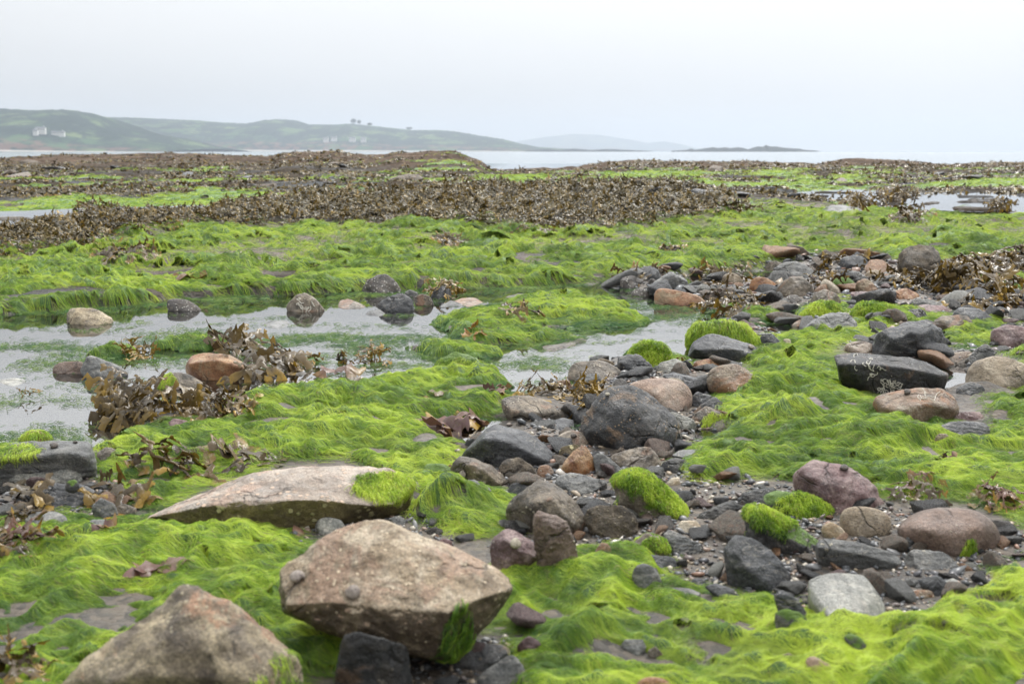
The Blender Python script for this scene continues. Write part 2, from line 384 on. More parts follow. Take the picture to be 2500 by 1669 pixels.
# ------------------------------------------------------------------ materials
class NT:
    def __init__(s, name):
        s.m = bpy.data.materials.new(name); s.m.use_nodes = True
        s.t = s.m.node_tree; s.t.nodes.clear()
        s.out = s.n('ShaderNodeOutputMaterial'); s.b = s.n('ShaderNodeBsdfPrincipled')
        s.l(s.b.outputs[0], s.out.inputs['Surface'])
    def n(s, typ, **k):
        nd = s.t.nodes.new(typ)
        for a, b in k.items(): setattr(nd, a, b)
        return nd
    def l(s, a, b): s.t.links.new(a, b)
    def val(s, sock, v):
        if hasattr(v, 'is_linked') or hasattr(v, 'links'): s.l(v, sock)
        else: sock.default_value = v
    def noise(s, vec, scale, detail=4, rough=0.55, dist=0.0):
        nd = s.n('ShaderNodeTexNoise'); s.l(vec, nd.inputs['Vector'])
        nd.inputs['Scale'].default_value = scale; nd.inputs['Detail'].default_value = detail
        nd.inputs['Roughness'].default_value = rough; nd.inputs['Distortion'].default_value = dist
        return nd.outputs['Fac']
    def vor(s, vec, scale, feature='F1', out='Distance', rnd=1.0):
        nd = s.n('ShaderNodeTexVoronoi', feature=feature); s.l(vec, nd.inputs['Vector'])
        nd.inputs['Scale'].default_value = scale; nd.inputs['Randomness'].default_value = rnd
        return nd.outputs[out]
    def mrange(s, v, a, b, c=0.0, d=1.0):
        nd = s.n('ShaderNodeMapRange'); nd.clamp = True
        s.l(v, nd.inputs['Value'])
        for i, x in zip(('From Min', 'From Max', 'To Min', 'To Max'), (a, b, c, d)): nd.inputs[i].default_value = x
        return nd.outputs[0]
    def mix(s, f, a, b, mode='MIX'):
        nd = s.n('ShaderNodeMix', data_type='RGBA', blend_type=mode)
        s.val(nd.inputs[0], f)
        for sock, v in ((nd.inputs[6], a), (nd.inputs[7], b)):
            if isinstance(v, tuple): sock.default_value = (*v[:3], 1)
            else: s.l(v, sock)
        return nd.outputs[2]
    def math(s, op, a, b=0.0, c=0.0):
        nd = s.n('ShaderNodeMath', operation=op)
        s.val(nd.inputs[0], a); s.val(nd.inputs[1], b)
        if op == 'MULTIPLY_ADD': s.val(nd.inputs[2], c)
        return nd.outputs[0]
    def attr(s, name, out='Fac'):
        nd = s.n('ShaderNodeAttribute'); nd.attribute_name = name
        return nd.outputs[out]
    def bump(s, h, strength=0.4, dist=0.01):
        nd = s.n('ShaderNodeBump'); nd.inputs['Strength'].default_value = strength; nd.inputs['Distance'].default_value = dist
        s.l(h, nd.inputs['Height']); s.l(nd.outputs[0], s.b.inputs['Normal'])

def rock_mat(name, a, b, c, speck=(0.55, 0.5, 0.38), speck_amt=0.25, speck_scale=90, streak=0.0, rough=0.45, moss=0.0, vein=0.0,
             streak_dir=(1, 1, 6), grain=0.55, scale=1.0, patch=None, patch_amt=0.0, wet=0.35):
    a = tuple(v * 0.62 for v in a); c = tuple(min(v * 1.15, .8) for v in c)
    t = NT(name)
    tc = t.n('ShaderNodeTexCoord').outputs['Object']
    oi = t.n('ShaderNodeObjectInfo')
    off = t.n('ShaderNodeVectorMath', operation='ADD'); t.l(tc, off.inputs[0])
    sc3 = t.n('ShaderNodeVectorMath', operation='SCALE'); t.l(oi.outputs['Location'], sc3.inputs[0]); sc3.inputs['Scale'].default_value = 3.7
    t.l(sc3.outputs[0], off.inputs[1])
    P = off.outputs[0]
    col = t.mix(t.mrange(t.noise(P, 9 * scale, 8, 0.68, 0.5), 0.40, 0.60), a, b)
    col = t.mix(t.mrange(t.noise(P, 19 * scale, 5, 0.65, 0.6), 0.48, 0.68), col, c)
    if streak > 0:
        mp = t.n('ShaderNodeMapping'); t.l(P, mp.inputs[0]); mp.inputs['Scale'].default_value = streak_dir
        mp.inputs['Rotation'].default_value = (0.25, 0.35, 0.2)
        sn = t.mrange(t.noise(mp.outputs[0], 14 * scale, 6, 0.65, 0.5), 0.35, 0.65)
        col = t.mix(streak, col, t.mix(sn, (a[0] * .45, a[1] * .45, a[2] * .47), (min(b[0] * 1.5, .7), min(b[1] * 1.5, .7), min(b[2] * 1.5, .7))))
    if patch:
        pm = t.mrange(t.noise(P, 5.5, 5, 0.7, 0.8), 0.62 - 0.22 * patch_amt, 0.68 - 0.22 * patch_amt)
        col = t.mix(t.math('MULTIPLY', pm, 0.85), col, patch)
    wv = t.n('ShaderNodeVectorMath', operation='ADD'); t.l(P, wv.inputs[0])
    wn = t.n('ShaderNodeTexNoise'); t.l(P, wn.inputs['Vector']); wn.inputs['Scale'].default_value = 9; wn.inputs['Detail'].default_value = 5
    ws = t.n('ShaderNodeVectorMath', operation='SCALE'); t.l(wn.outputs['Color'], ws.inputs[0]); ws.inputs['Scale'].default_value = 0.16
    t.l(ws.outputs[0], wv.inputs[1])
    ck = t.vor(wv.outputs[0], 6.5 * scale, 'DISTANCE_TO_EDGE')
    ckm = t.math('MULTIPLY', t.mrange(ck, 0.0, 0.035, 1.0, 0.0), t.mrange(t.noise(P, 8, 3), 0.48, 0.6))
    col = t.mix(t.math('MULTIPLY', ckm, 0.75), col, (a[0] * .35, a[1] * .35, a[2] * .35))
    # fine grain
    g = t.noise(P, 260 * scale, 3, 0.7)
    col = t.mix(grain, col, t.mix(t.mrange(g, 0.3, 0.7), (0.03, 0.03, 0.03), (0.72, 0.68, 0.62)), 'OVERLAY')
    if vein > 0:
        mp = t.n('ShaderNodeMapping'); t.l(P, mp.inputs[0]); mp.inputs['Rotation'].default_value = (0.5, 0.9, 0.3); mp.inputs['Scale'].default_value = (1, 1, 3)
        vv = t.noise(mp.outputs[0], 6, 4, 0.6, 1.0)
        ln = t.mrange(t.math('ABSOLUTE', t.math('SUBTRACT', vv, 0.5)), 0.0, 0.012, vein, 0.0)
        col = t.mix(ln, col, (0.55, 0.5, 0.42))
    # barnacles and crumbs of lichen: small irregular spots gathered in patches
    vd = t.vor(P, speck_scale); wrp = t.noise(P, 300, 2)
    dist = t.math('ADD', vd, t.math('MULTIPLY', wrp, 0.25))
    spot = t.mrange(dist, 0.30, 0.38, 1.0, 0.0)
    clus = t.mrange(t.noise(P, 11, 4, 0.7), 0.62 - 0.3 * speck_amt, 0.70 - 0.3 * speck_amt)
    vd2 = t.vor(P, speck_scale * 0.42)
    spot2 = t.mrange(t.math('ADD', vd2, t.math('MULTIPLY', wrp, 0.2)), 0.18, 0.26, 1.0, 0.0)
    sp_ = t.math('MULTIPLY', t.math('MAXIMUM', spot, spot2), clus)
    col = t.mix(t.math('MULTIPLY', sp_, 0.85), col, speck)
    # each stone a little lighter or darker
    hsv = t.n('ShaderNodeHueSaturation'); t.l(col, hsv.inputs['Color'])
    t.l(t.mrange(oi.outputs['Random'], 0, 1, 0.82, 1.2), hsv.inputs['Value'])
    t.l(t.mrange(oi.outputs['Random'], 0, 1, 1.1, 0.85), hsv.inputs['Saturation'])
    col = hsv.outputs[0]
    if moss > 0:
        geo = t.n('ShaderNodeNewGeometry'); sx = t.n('ShaderNodeSeparateXYZ'); t.l(geo.outputs['Normal'], sx.inputs[0])
        mz = t.math('ADD', sx.outputs['Z'], t.math('MULTIPLY', t.noise(P, 9, 5, 0.65), 1.1))
        mm = t.mrange(mz, 1.35 - 1.1 * moss, 1.5 - 1.1 * moss)
        gcol = t.mix(t.noise(P, 120, 3), (0.03, 0.075, 0.008), (0.12, 0.21, 0.012))
        col = t.mix(mm, col, gcol)
    t.l(col, t.b.inputs['Base Color'])
    rr = t.mrange(t.noise(P, 12, 4), 0.4, 0.62, max(rough - wet * 0.5, 0.16), min(rough + 0.2, 0.9))
    t.l(rr, t.b.inputs['Roughness'])
    t.b.inputs['Specular IOR Level'].default_value = 0.5
    hb = t.math('ADD', t.math('MULTIPLY', t.noise(P, 45 * scale, 8, 0.7), 1.0), t.math('MULTIPLY', sp_, 0.35))
    hb = t.math('ADD', hb, t.math('MULTIPLY', g, 0.15)); hb = t.math('SUBTRACT', hb, t.math('MULTIPLY', ckm, 0.5))
    hb = t.math('ADD', hb, t.math('MULTIPLY', t.noise(P, 14 * scale, 6, 0.7), 1.2))
    t.bump(hb, 1.0, 0.010)
    return t.m

M = {}
M['slate'] = rock_mat('dark blue grey slate', (0.030, 0.034, 0.040), (0.060, 0.066, 0.076), (0.12, 0.125, 0.13), speck_amt=0.10, streak=0.45, rough=0.42, vein=0.25)
M['slateg'] = rock_mat('grey slate', (0.085, 0.09, 0.092), (0.16, 0.168, 0.17), (0.27, 0.27, 0.255), speck_amt=0.15, streak=0.5, rough=0.5, vein=0.3)
M['pale'] = rock_mat('pale grey slate', (0.22, 0.23, 0.215), (0.30, 0.31, 0.29), (0.38, 0.37, 0.33), speck_amt=0.1, streak=0.35, streak_dir=(6, 1.5, 1), rough=0.5, vein=0.4)
M['black'] = rock_mat('black basalt', (0.014, 0.016, 0.017), (0.028, 0.030, 0.032), (0.06, 0.053, 0.043), speck_amt=0.12, streak=0.25, rough=0.35, patch=(0.10, 0.062, 0.038), patch_amt=0.2)
M['darkspot'] = rock_mat('dark spotted basalt', (0.030, 0.033, 0.037), (0.052, 0.055, 0.06), (0.09, 0.086, 0.082), speck=(0.34, 0.235, 0.135), speck_amt=0.5, speck_scale=95, rough=0.42, patch=(0.20, 0.13, 0.075), patch_amt=0.35)
M['tan'] = rock_mat('tan sandstone', (0.24, 0.18, 0.115), (0.40, 0.32, 0.22), (0.52, 0.46, 0.36), speck=(0.68, 0.55, 0.38), speck_amt=0.55, speck_scale=75, rough=0.6, wet=0.2, grain=0.6, patch=(0.37, 0.255, 0.18), patch_amt=0.5)
M['pinkslab'] = rock_mat('pinkish granite', (0.36, 0.29, 0.235), (0.52, 0.45, 0.385), (0.30, 0.275, 0.25), speck=(0.60, 0.44, 0.32), speck_amt=0.9, speck_scale=45, rough=0.6, wet=0.2, grain=0.5, patch=(0.46, 0.33, 0.26), patch_amt=0.35)
M['pink'] = rock_mat('pink sandstone', (0.29, 0.19, 0.14), (0.41, 0.29, 0.215), (0.27, 0.22, 0.18), speck=(0.5, 0.38, 0.3), speck_amt=0.3, rough=0.6, wet=0.15)
M['brown'] = rock_mat('brown sandstone', (0.16, 0.105, 0.068), (0.25, 0.175, 0.12), (0.30, 0.26, 0.20), speck_amt=0.25, rough=0.5, patch=(0.26, 0.13, 0.06), patch_amt=0.5, vein=0.3)
M['browngrey'] = rock_mat('brown grey stone', (0.09, 0.078, 0.06), (0.19, 0.16, 0.125), (0.29, 0.245, 0.185), speck_amt=0.35, rough=0.5, patch=(0.24, 0.14, 0.09), patch_amt=0.4)
M['redbrown'] = rock_mat('red brown stone', (0.12, 0.08, 0.062), (0.24, 0.165, 0.128), (0.20, 0.155, 0.13), speck_amt=0.15, rough=0.5, streak=0.15)
M['rust'] = rock_mat('rust orange stone', (0.26, 0.105, 0.045), (0.40, 0.20, 0.09), (0.42, 0.29, 0.17), speck_amt=0.2, rough=0.5, patch=(0.30, 0.22, 0.13), patch_amt=0.4)
M['purple'] = rock_mat('purple red stone', (0.13, 0.068, 0.072), (0.21, 0.125, 0.125), (0.28, 0.21, 0.20), speck=(0.5, 0.42, 0.38), speck_amt=0.3, rough=0.5)
M['oval'] = rock_mat('speckled tan cobble', (0.24, 0.19, 0.125), (0.31, 0.25, 0.175), (0.36, 0.31, 0.235), speck=(0.12, 0.10, 0.08), speck_amt=0.4, speck_scale=120, rough=0.55, wet=0.15)
M['cream'] = rock_mat('cream quartz', (0.52, 0.42, 0.27), (0.66, 0.60, 0.48), (0.42, 0.30, 0.18), speck_amt=0.1, rough=0.45, grain=0.25)
M['creamdark'] = rock_mat('cream crusted rock', (0.42, 0.33, 0.2), (0.55, 0.47, 0.33), (0.14, 0.13, 0.12), speck=(0.08, 0.07, 0.06), speck_amt=0.5, rough=0.6)
M['whitespeck'] = rock_mat('white flecked dark rock', (0.06, 0.055, 0.052), (0.11, 0.10, 0.095), (0.16, 0.14, 0.12), speck=(0.62, 0.60, 0.53), speck_amt=1.0, speck_scale=60, rough=0.5)
M['conglo'] = rock_mat('rough brown conglomerate', (0.045, 0.037, 0.028), (0.095, 0.078, 0.056), (0.15, 0.12, 0.085), speck=(0.24, 0.20, 0.14), speck_amt=0.8, rough=0.65, wet=0.1, grain=0.5)
M['lichen'] = rock_mat('yellow crusted stone', (0.14, 0.11, 0.045), (0.24, 0.20, 0.085), (0.09, 0.07, 0.04), speck=(0.50, 0.45, 0.24), speck_amt=1.6, speck_scale=42, rough=0.65, wet=0.1)
M['front'] = rock_mat('mottled ochre grey stone', (0.22, 0.185, 0.15), (0.38, 0.33, 0.24), (0.50, 0.44, 0.32), speck=(0.55, 0.49, 0.35), speck_amt=0.35, speck_scale=85, rough=0.62, wet=0.15, patch=(0.40, 0.25, 0.17), patch_amt=0.45, grain=0.7)
M['under'] = rock_mat('damp brown underside with painted shade', (0.08, 0.058, 0.036), (0.15, 0.112, 0.072), (0.21, 0.17, 0.11), speck=(0.5, 0.42, 0.28), speck_amt=0.5, speck_scale=80, rough=0.55, grain=0.6)  # brown of damp stone, darkened further as painted shade for the lower faces
M['mossy'] = rock_mat('grey stone under algae', (0.14, 0.12, 0.09), (0.22, 0.19, 0.13), (0.28, 0.24, 0.17), moss=0.75, rough=0.6)
M['mossyd'] = rock_mat('dark slate under algae', (0.055, 0.06, 0.065), (0.10, 0.105, 0.11), (0.16, 0.15, 0.14), moss=0.36, rough=0.55)

# ground: wet mud, grit and stone bed
def ground_material():
    t = NT('wet grit and mud')
    P = t.n('ShaderNodeTexCoord').outputs['Object']
    bed = t.mix(t.mrange(t.noise(P, 6, 6, 0.65), 0.35, 0.65), (0.026, 0.022, 0.016), (0.105, 0.084, 0.058))
    bed = t.mix(t.mrange(t.noise(P, 2.5, 5, 0.6), 0.55, 0.7), bed, (0.17, 0.13, 0.10))
    peb = t.vor(P, 60, out='Color'); hs = t.n('ShaderNodeSeparateColor'); t.l(peb, hs.inputs[0])
    pebc = t.mix(hs.outputs[0], (0.04, 0.042, 0.045), (0.17, 0.14, 0.11))
    bed = t.mix(0.55, bed, pebc)
    # bare slab rock of the reef, grey wet with layering
    mp = t.n('ShaderNodeMapping'); t.l(P, mp.inputs[0]); mp.inputs['Scale'].default_value = (0.6, 3.0, 6.0)
    reef = t.mix(t.mrange(t.noise(mp.outputs[0], 1.5, 8, 0.68, 0.6), 0.35, 0.65), (0.03, 0.025, 0.018), (0.13, 0.10, 0.07))
    reefg = t.mix(t.mrange(t.noise(mp.outputs[0], 2.5, 8, 0.68, 0.6), 0.35, 0.65), (0.07, 0.073, 0.076), (0.20, 0.205, 0.21))
    reef = t.mix(t.attr('grey'), reef, reefg)
    led = t.mix(t.mrange(t.noise(mp.outputs[0], 0.9, 9, 0.78, 0.6), 0.42, 0.57), (0.045, 0.032, 0.023), (0.21, 0.148, 0.103))
    reef = t.mix(t.attr('ledge'), reef, led)
    col = t.mix(t.attr('far'), bed, reef)
    tf = t.mix(t.mrange(t.noise(P, 55, 5, 0.7), 0.35, 0.65), (0.20, 0.165, 0.145), (0.44, 0.385, 0.355))
    col = t.mix(t.attr('turf'), col, tf)
    pc = t.mix(t.mrange(t.noise(P, 9, 5, 0.6), 0.4, 0.6), (0.045, 0.06, 0.05), (0.12, 0.115, 0.085))
    col = t.mix(t.attr('pool'), col, pc)
    wd = t.mix(t.noise(P, 30, 4), (0.018, 0.013, 0.006), (0.045, 0.034, 0.014))
    col = t.mix(t.attr('weed'), col, wd)
    t.l(col, t.b.inputs['Base Color'])
    t.l(t.math('ADD', t.mrange(t.noise(P, 8, 4), 0.4, 0.6, 0.35, 0.75), t.math('MULTIPLY', t.math('MAXIMUM', t.attr('far'), t.attr('turf')), 0.3)), t.b.inputs['Roughness'])
    t.l(t.math('MULTIPLY_ADD', t.attr('far'), -0.35, 0.45), t.b.inputs['Specular IOR Level'])
    pd = t.vor(P, 60)
    hgt = t.math('ADD', t.noise(P, 25, 9, 0.72), t.math('MULTIPLY', pd, -0.5))
    t.bump(hgt, 0.9, 0.012)
    nb = [l_.from_node for l_ in t.b.inputs['Normal'].links][0]
    b2 = t.n('ShaderNodeBump'); b2.inputs['Strength'].default_value = 1.0; b2.inputs['Distance'].default_value = 0.45
    t.l(t.math('MULTIPLY', t.noise(mp.outputs[0], 0.8, 10, 0.72, 0.5), t.attr('far')), b2.inputs['Height']); t.l(b2.outputs[0], nb.inputs['Normal'])
    return t.m
M['ground'] = ground_material()

def algae_material(name, use_attr):
    t = NT(name)
    if use_attr:
        col = t.attr('col', 'Color')
        t.b.inputs['Roughness'].default_value = 0.32
        t.b.inputs['Specular IOR Level'].default_value = 0.45
        t.l(col, t.b.inputs['Base Color'])
        tr = t.n('ShaderNodeBsdfTranslucent'); t.l(col, tr.inputs['Color'])
        mxs = t.n('ShaderNodeMixShader'); mxs.inputs[0].default_value = 0.25
        t.l(t.b.outputs[0], mxs.inputs[1]); t.l(tr.outputs[0], mxs.inputs[2]); t.l(mxs.outputs[0], t.out.inputs['Surface'])
    else:
        P = t.n('ShaderNodeTexCoord').outputs['Object']
        mp = t.n('ShaderNodeMapping'); t.l(P, mp.inputs[0]); mp.inputs['Scale'].default_value = (0.35, 1.3, 1.0)
        a = t.mix(t.mrange(t.noise(P, 5, 5, 0.6, 0.5), 0.35, 0.65), (0.045, 0.115, 0.008), (0.17, 0.31, 0.012))
        a = t.mix(t.mrange(t.noise(mp.outputs[0], 90, 5, 0.7, 1.2), 0.35, 0.65), a, (0.025, 0.07, 0.006))
        t.l(a, t.b.inputs['Base Color']); t.b.inputs['Roughness'].default_value = 0.55
        t.bump(t.noise(mp.outputs[0], 120, 6, 0.7, 1.5), 0.8, 0.008)
    return t.m
M['mat'] = algae_material('green algae mat', False)
M['strand'] = algae_material('green algae strands', True)

def weed_material():
    t = NT('brown wrack')
    col = t.attr('col', 'Color'); P = t.n('ShaderNodeTexCoord').outputs['Object']
    col = t.mix(t.mrange(t.noise(P, 90, 3), 0.35, 0.7, 0.0, 0.5), col, (0.10, 0.075, 0.03))
    t.l(col, t.b.inputs['Base Color']); t.b.inputs['Roughness'].default_value = 0.27
    t.b.inputs['Specular IOR Level'].default_value = 0.30
    tr = t.n('ShaderNodeBsdfTranslucent'); t.l(col, tr.inputs['Color'])
    mxs = t.n('ShaderNodeMixShader'); mxs.inputs[0].default_value = 0.18
    t.l(t.b.outputs[0], mxs.inputs[1]); t.l(tr.outputs[0], mxs.inputs[2]); t.l(mxs.outputs[0], t.out.inputs['Surface'])
    t.bump(t.noise(P, 160, 4), 0.4, 0.003)
    return t.m
M['weed'] = weed_material()

def water_material(name, ior, rough, scale, strength, tint):
    t = NT(name)
    P = t.n('ShaderNodeTexCoord').outputs['Object']
    t.b.inputs['Base Color'].default_value = (*tint, 1)
    t.b.inputs['Roughness'].default_value = rough
    t.b.inputs['IOR'].default_value = ior
    t.b.inputs['Transmission Weight'].default_value = 1.0 if name.startswith('pool') else 0.0
    mp = t.n('ShaderNodeMapping'); t.l(P, mp.inputs[0]); mp.inputs['Scale'].default_value = (1.0, 0.55, 1.0)
    t.bump(t.noise(mp.outputs[0], scale, 3, 0.5, 0.4), strength, 0.01)
    return t.m
M['pool'] = water_material('pool water', 3.8, 0.02, 7.0, 0.05, (0.93, 0.97, 0.98))
M['sea'] = water_material('sea water', 1.6, 0.12, 0.25, 0.3, (0.20, 0.25, 0.28))

# ------------------------------------------------------------------ ground mesh
print('ground')
idx = np.arange(NU * NL).reshape(NL, NU)
Fq = np.stack([idx[:-1, :-1], idx[:-1, 1:], idx[1:, 1:], idx[1:, :-1]], -1).reshape(-1, 4)
greyn = ss(-0.05, 0.2, fbm2(GX * 0.35, GY * 0.6, 3, 61))
ledge = ss(0.15, 0.5, crest) * ss(0.0, 0.3, Z_e[None, :] + 0.55) 
farcol = np.maximum(farm, ss(0.3, 0.7, plat) * 0.6)
mesh_np('ground', np.stack([GX, GY, H], -1).reshape(-1, 3), Fq, M['ground'],
        attrs={'far': farcol.ravel(), 'grey': (greyn * (1 - ss(3.4, 3.9, GL))).ravel(), 'ledge': ledge.ravel(),
               'turf': turf.ravel(), 'pool': ss(0.3, 0.8, pl).ravel(), 'weed': (weed * 0.95).ravel()})['kind'] = 'structure'

# green algae mat: one sheet over the ground where it grows, holes where turf and stones show
gm = gmask * (1 - 0.95 * turf * ss(-0.35, 0.0, fbm2(GX * 7, GY * 9, 3, 81)))
hole = ss(0.34, 0.46, fbm2(GX * 9, GY * 12, 4, 82))
gm = gm * (1 - 0.95 * hole * (GY > 1.2))
cell = gm.ravel()[Fq].min(1) > 0.42
used = np.zeros(NU * NL, bool); Fm = Fq[cell]; used[Fm.ravel()] = True
remap = np.cumsum(used) - 1
MV = np.stack([GX, GY, np.where(gm > 0.5, MAT, MAT - 0.010)], -1).reshape(-1, 3)[used]
algae = mesh_np('algae_mat', MV, remap[Fm], M['mat'])
tag(algae, 'bright green hair-like algae draped over the shore in soft folds', 'green algae', kind='stuff')

# ------------------------------------------------------------------ strands
def strands(name, P, rad, col, parent=None, label=None):
    """P (n,k,3) points of n strands"""
    n, k, _ = P.shape
    cu = bpy.data.hair_curves.new(name)
    cu.add_curves([k] * n)
    cu.attributes['position'].data.foreach_set('vector', P.astype(np.float32).ravel())
    ra = cu.attributes.get('radius') or cu.attributes.new('radius', 'FLOAT', 'POINT')
    rr = rad[:, None] * np.linspace(1.0, 0.35, k)[None, :]
    ra.data.foreach_set('value', rr.astype(np.float32).ravel())
    ca = cu.attributes.new('col', 'FLOAT_COLOR', 'CURVE')
    ca.data.foreach_set('color', np.concatenate([col, np.ones((n, 1))], 1).astype(np.float32).ravel())
    cu.materials.append(M['strand'])
    o = bpy.data.objects.new(name, cu)
    return link(o, parent)

# hue of the algae follows broad noise: yellow-green where it lies thick, blue-green where wet and, as painted shade, in the folds
def algae_color(x, y, n, wet):
    t = np.clip(0.68 + 0.8 * fbm2(x * 1.6, y * 2.0, 3, 91) + 1.35 * fbm2(x * 10, y * 14, 4, 92, 0.7) + rng.normal(0, 0.20, n), 0, 1)[:, None]
    c0 = np.array([[0.030, 0.085, 0.008]]); c1 = np.array([[0.265, 0.425, 0.022]]); c2 = np.array([[0.56, 0.68, 0.08]])
    brn = (rng.random((n, 1)) < 0.05)
    c = np.where(t < 0.6, c0 + (c1 - c0) * (t / 0.6), c1 + (c2 - c1) * ((t - 0.6) / 0.4))
    wc = np.array([[0.02, 0.085, 0.028]]) + rng.random((n, 1)) * np.array([[0.03, 0.08, 0.015]])
    c = np.where(brn, np.array([[0.22, 0.16, 0.09]]) * (0.4 + 1.4 * rng.random((n, 1))), c)
    return c * (1 - wet[:, None]) + wc * wet[:, None]

DZL, DZU = np.gradient(TOP, gl, gu)
HX = DZU / GY; HY = (DZL - DZU * GU) / GY          # slopes in world axes
flowA = 1.1 * fbm2(GX * 1.4, GY * 1.8, 3, 95) + 0.6 * fbm2(GX * 6, GY * 7, 2, 96)

def grow(n_try, A, dens, zoff, ymin, ymax, wet_shade, len0, rad0, k=6, seed=0, power=1.0, lift=0.005):
    r = np.random.default_rng(seed)
    L = math.log(ymin) + (math.log(ymax) - math.log(ymin)) * (r.random(n_try) ** power)
    U = np.where(r.random(n_try) < 0.86, r.uniform(-0.56, 0.56, n_try), r.uniform(-0.95, 0.95, n_try))
    y = np.exp(L); x = U * y
    d = look(dens, x, y)
    keep = r.random(n_try) < d
    x, y = x[keep], y[keep]; n = len(x)
    sc_ = (y / 3.0) ** 0.85
    ln = len0 * (y / 3.0) ** 0.6 * r.uniform(0.5, 1.3, n)
    sgn = 1.0
    P = np.zeros((n, k, 3)); jit = r.normal(0, 0.42, n)
    px, py = x.copy(), y.copy()
    ph = r.uniform(0, 6.28, n)
    # short hop over the surface, arched so that tips and loops stand off it
    for i in range(k):
        f = i / (k - 1)
        z = look(A, px, py) + zoff
        P[:, i, 0] = px; P[:, i, 1] = py
        P[:, i, 2] = z + lift * sc_ * (np.sin(f * 3.1) * (0.4 + 0.9 * np.sin(ph) ** 2)) + (0 if i else -0.004)
        a = look(flowA, px, py) + jit + 0.75 * np.sin(ph + f * 4.5)
        dx = np.cos(a); dy = np.sin(a) * 0.8
        sx, sy = look(HX, px, py), look(HY, px, py)
        dx = dx - 0.9 * sx; dy = dy - 0.9 * sy
        m = np.sqrt(dx * dx + dy * dy) + 1e-6
        px = px + dx / m * ln / k; py = py + dy / m * ln / k
    wet = np.clip(look(wet_shade, x, y) + r.normal(0, 0.12, n), 0, 1)
    rad = rad0 * sc_ * r.uniform(0.6, 1.4, n)
    return P, rad, algae_color(x, y, n, wet)

print('strands')
wet_shade_f = np.clip(0.9 * ss(0.03, 0.0, TOP) + 0.35 * ss(0.10, 0.45, f1 * -1) + 0.35 * ss(0.1, 0.35, -f2 + 0.3 * f3), 0, 1) * (GY < 14)  # wet near the water level; fold hollows also toned dark as painted shade
P1 = grow(1250000, np.where(gm > 0.3, MAT, H), np.clip(gm * 1.2, 0, 1), 0.001, 1.2, 14.0, wet_shade_f, 0.070, 0.00040, 7, 1, 1.0)
strands('strand', *P1, parent=algae)
P2 = grow(120000, np.where(gm > 0.3, MAT, H), np.clip(gm * 1.2, 0, 1), 0.001, 12.0, 60.0, wet_shade_f * 0, 0.070, 0.0008, 4, 2, 1.0)
strands('strand', *P2, parent=algae)
def turf_color(n):
    t = rng.random((n, 1)); return np.array([[0.13, 0.095, 0.085]]) * (1 - t) + np.array([[0.44, 0.38, 0.37]]) * t
tm = np.clip(turf * 2.0 * (1 - 0.6 * gm) + 0.8 * ((green > 0.5) & (gm < 0.3)), 0, 1) * (pl < 0.4)
P4 = grow(260000, H, tm, 0.001, 1.2, 22.0, W0_ := np.zeros_like(H), 0.035, 0.00045, 5, 12, 1.0)
tf_ = strands('bleached_turf', P4[0], P4[1], turf_color(len(P4[1])))
tag(tf_, 'bleached grey purple turf showing through the green algae', 'turf', kind='stuff')
# algae floating on the pools
W0 = np.zeros_like(H)
fd = flt * ss(-0.22, 0.26, fbm2(GX * 2.2, GY * 3.4, 4, 98)) * (1 - 0.9 * ss(0.5, 0.8, gm)) * (H < 0.012)
fd = np.maximum(fd, 0.30 * ss(0.10, 0.36, fbm2(GX * 3, GY * 6, 4, 99)) * (pl > 0.4))
P3 = grow(520000, W0, np.clip(fd, 0, 1), 0.0006, 1.2, 14.0, W0 + 0.75, 0.035, 0.00050, 4, 3, 1.0, lift=0.003)
fa = strands('floating_algae', *P3)
tag(fa, 'thin dark green algae floating on the tide pools', 'floating algae', kind='stuff')

# ------------------------------------------------------------------ pools and sea
ucs = np.linspace(-1.15, 1.15, 60); lcs = np.linspace(math.log(0.9), math.log(75), 120)
WU, WL = np.meshgrid(ucs, lcs); WY = np.exp(WL)
ii = np.arange(60 * 120).reshape(120, 60)
WF = np.stack([ii[:-1, :-1], ii[:-1, 1:], ii[1:, 1:], ii[1:, :-1]], -1).reshape(-1, 4)
mesh_np('pool_water', np.stack([WU * WY, WY, WU * 0 + 0.0], -1).reshape(-1, 3), WF, M['pool'])['kind'] = 'structure'
cellp = fp_in.ravel()[Fq].max(1) > 0.02; usedp = np.zeros(NU * NL, bool); Fp = Fq[cellp]; usedp[Fp.ravel()] = True
mesh_np('pool_water', np.stack([GX, GY, GX * 0 + zp], -1).reshape(-1, 3)[usedp], (np.cumsum(usedp) - 1)[Fp], M['pool'])['kind'] = 'structure'
SEA_Z = -0.35
me = bpy.data.meshes.new('sea')
me.from_pydata([(-8900, 30, SEA_Z), (8900, 30, SEA_Z), (8900, 10700, SEA_Z), (-8900, 10700, SEA_Z)], [], [(0, 1, 2, 3)])
me.materials.append(M['sea'])
link(bpy.data.objects.new('sea', me))['kind'] = 'structure'

# ------------------------------------------------------------------ rocks
_ico = {}
def ico(sub):
    if sub not in _ico:
        bm = bmesh.new(); bmesh.ops.create_icosphere(bm, subdivisions=sub, radius=1.0)
        V = np.array([v.co[:] for v in bm.verts]); F = np.array([[v.index for v in f.verts] for f in bm.faces])
        bm.free(); V /= np.linalg.norm(V, axis=1)[:, None]
        _ico[sub] = (V, F)
    return _ico[sub]

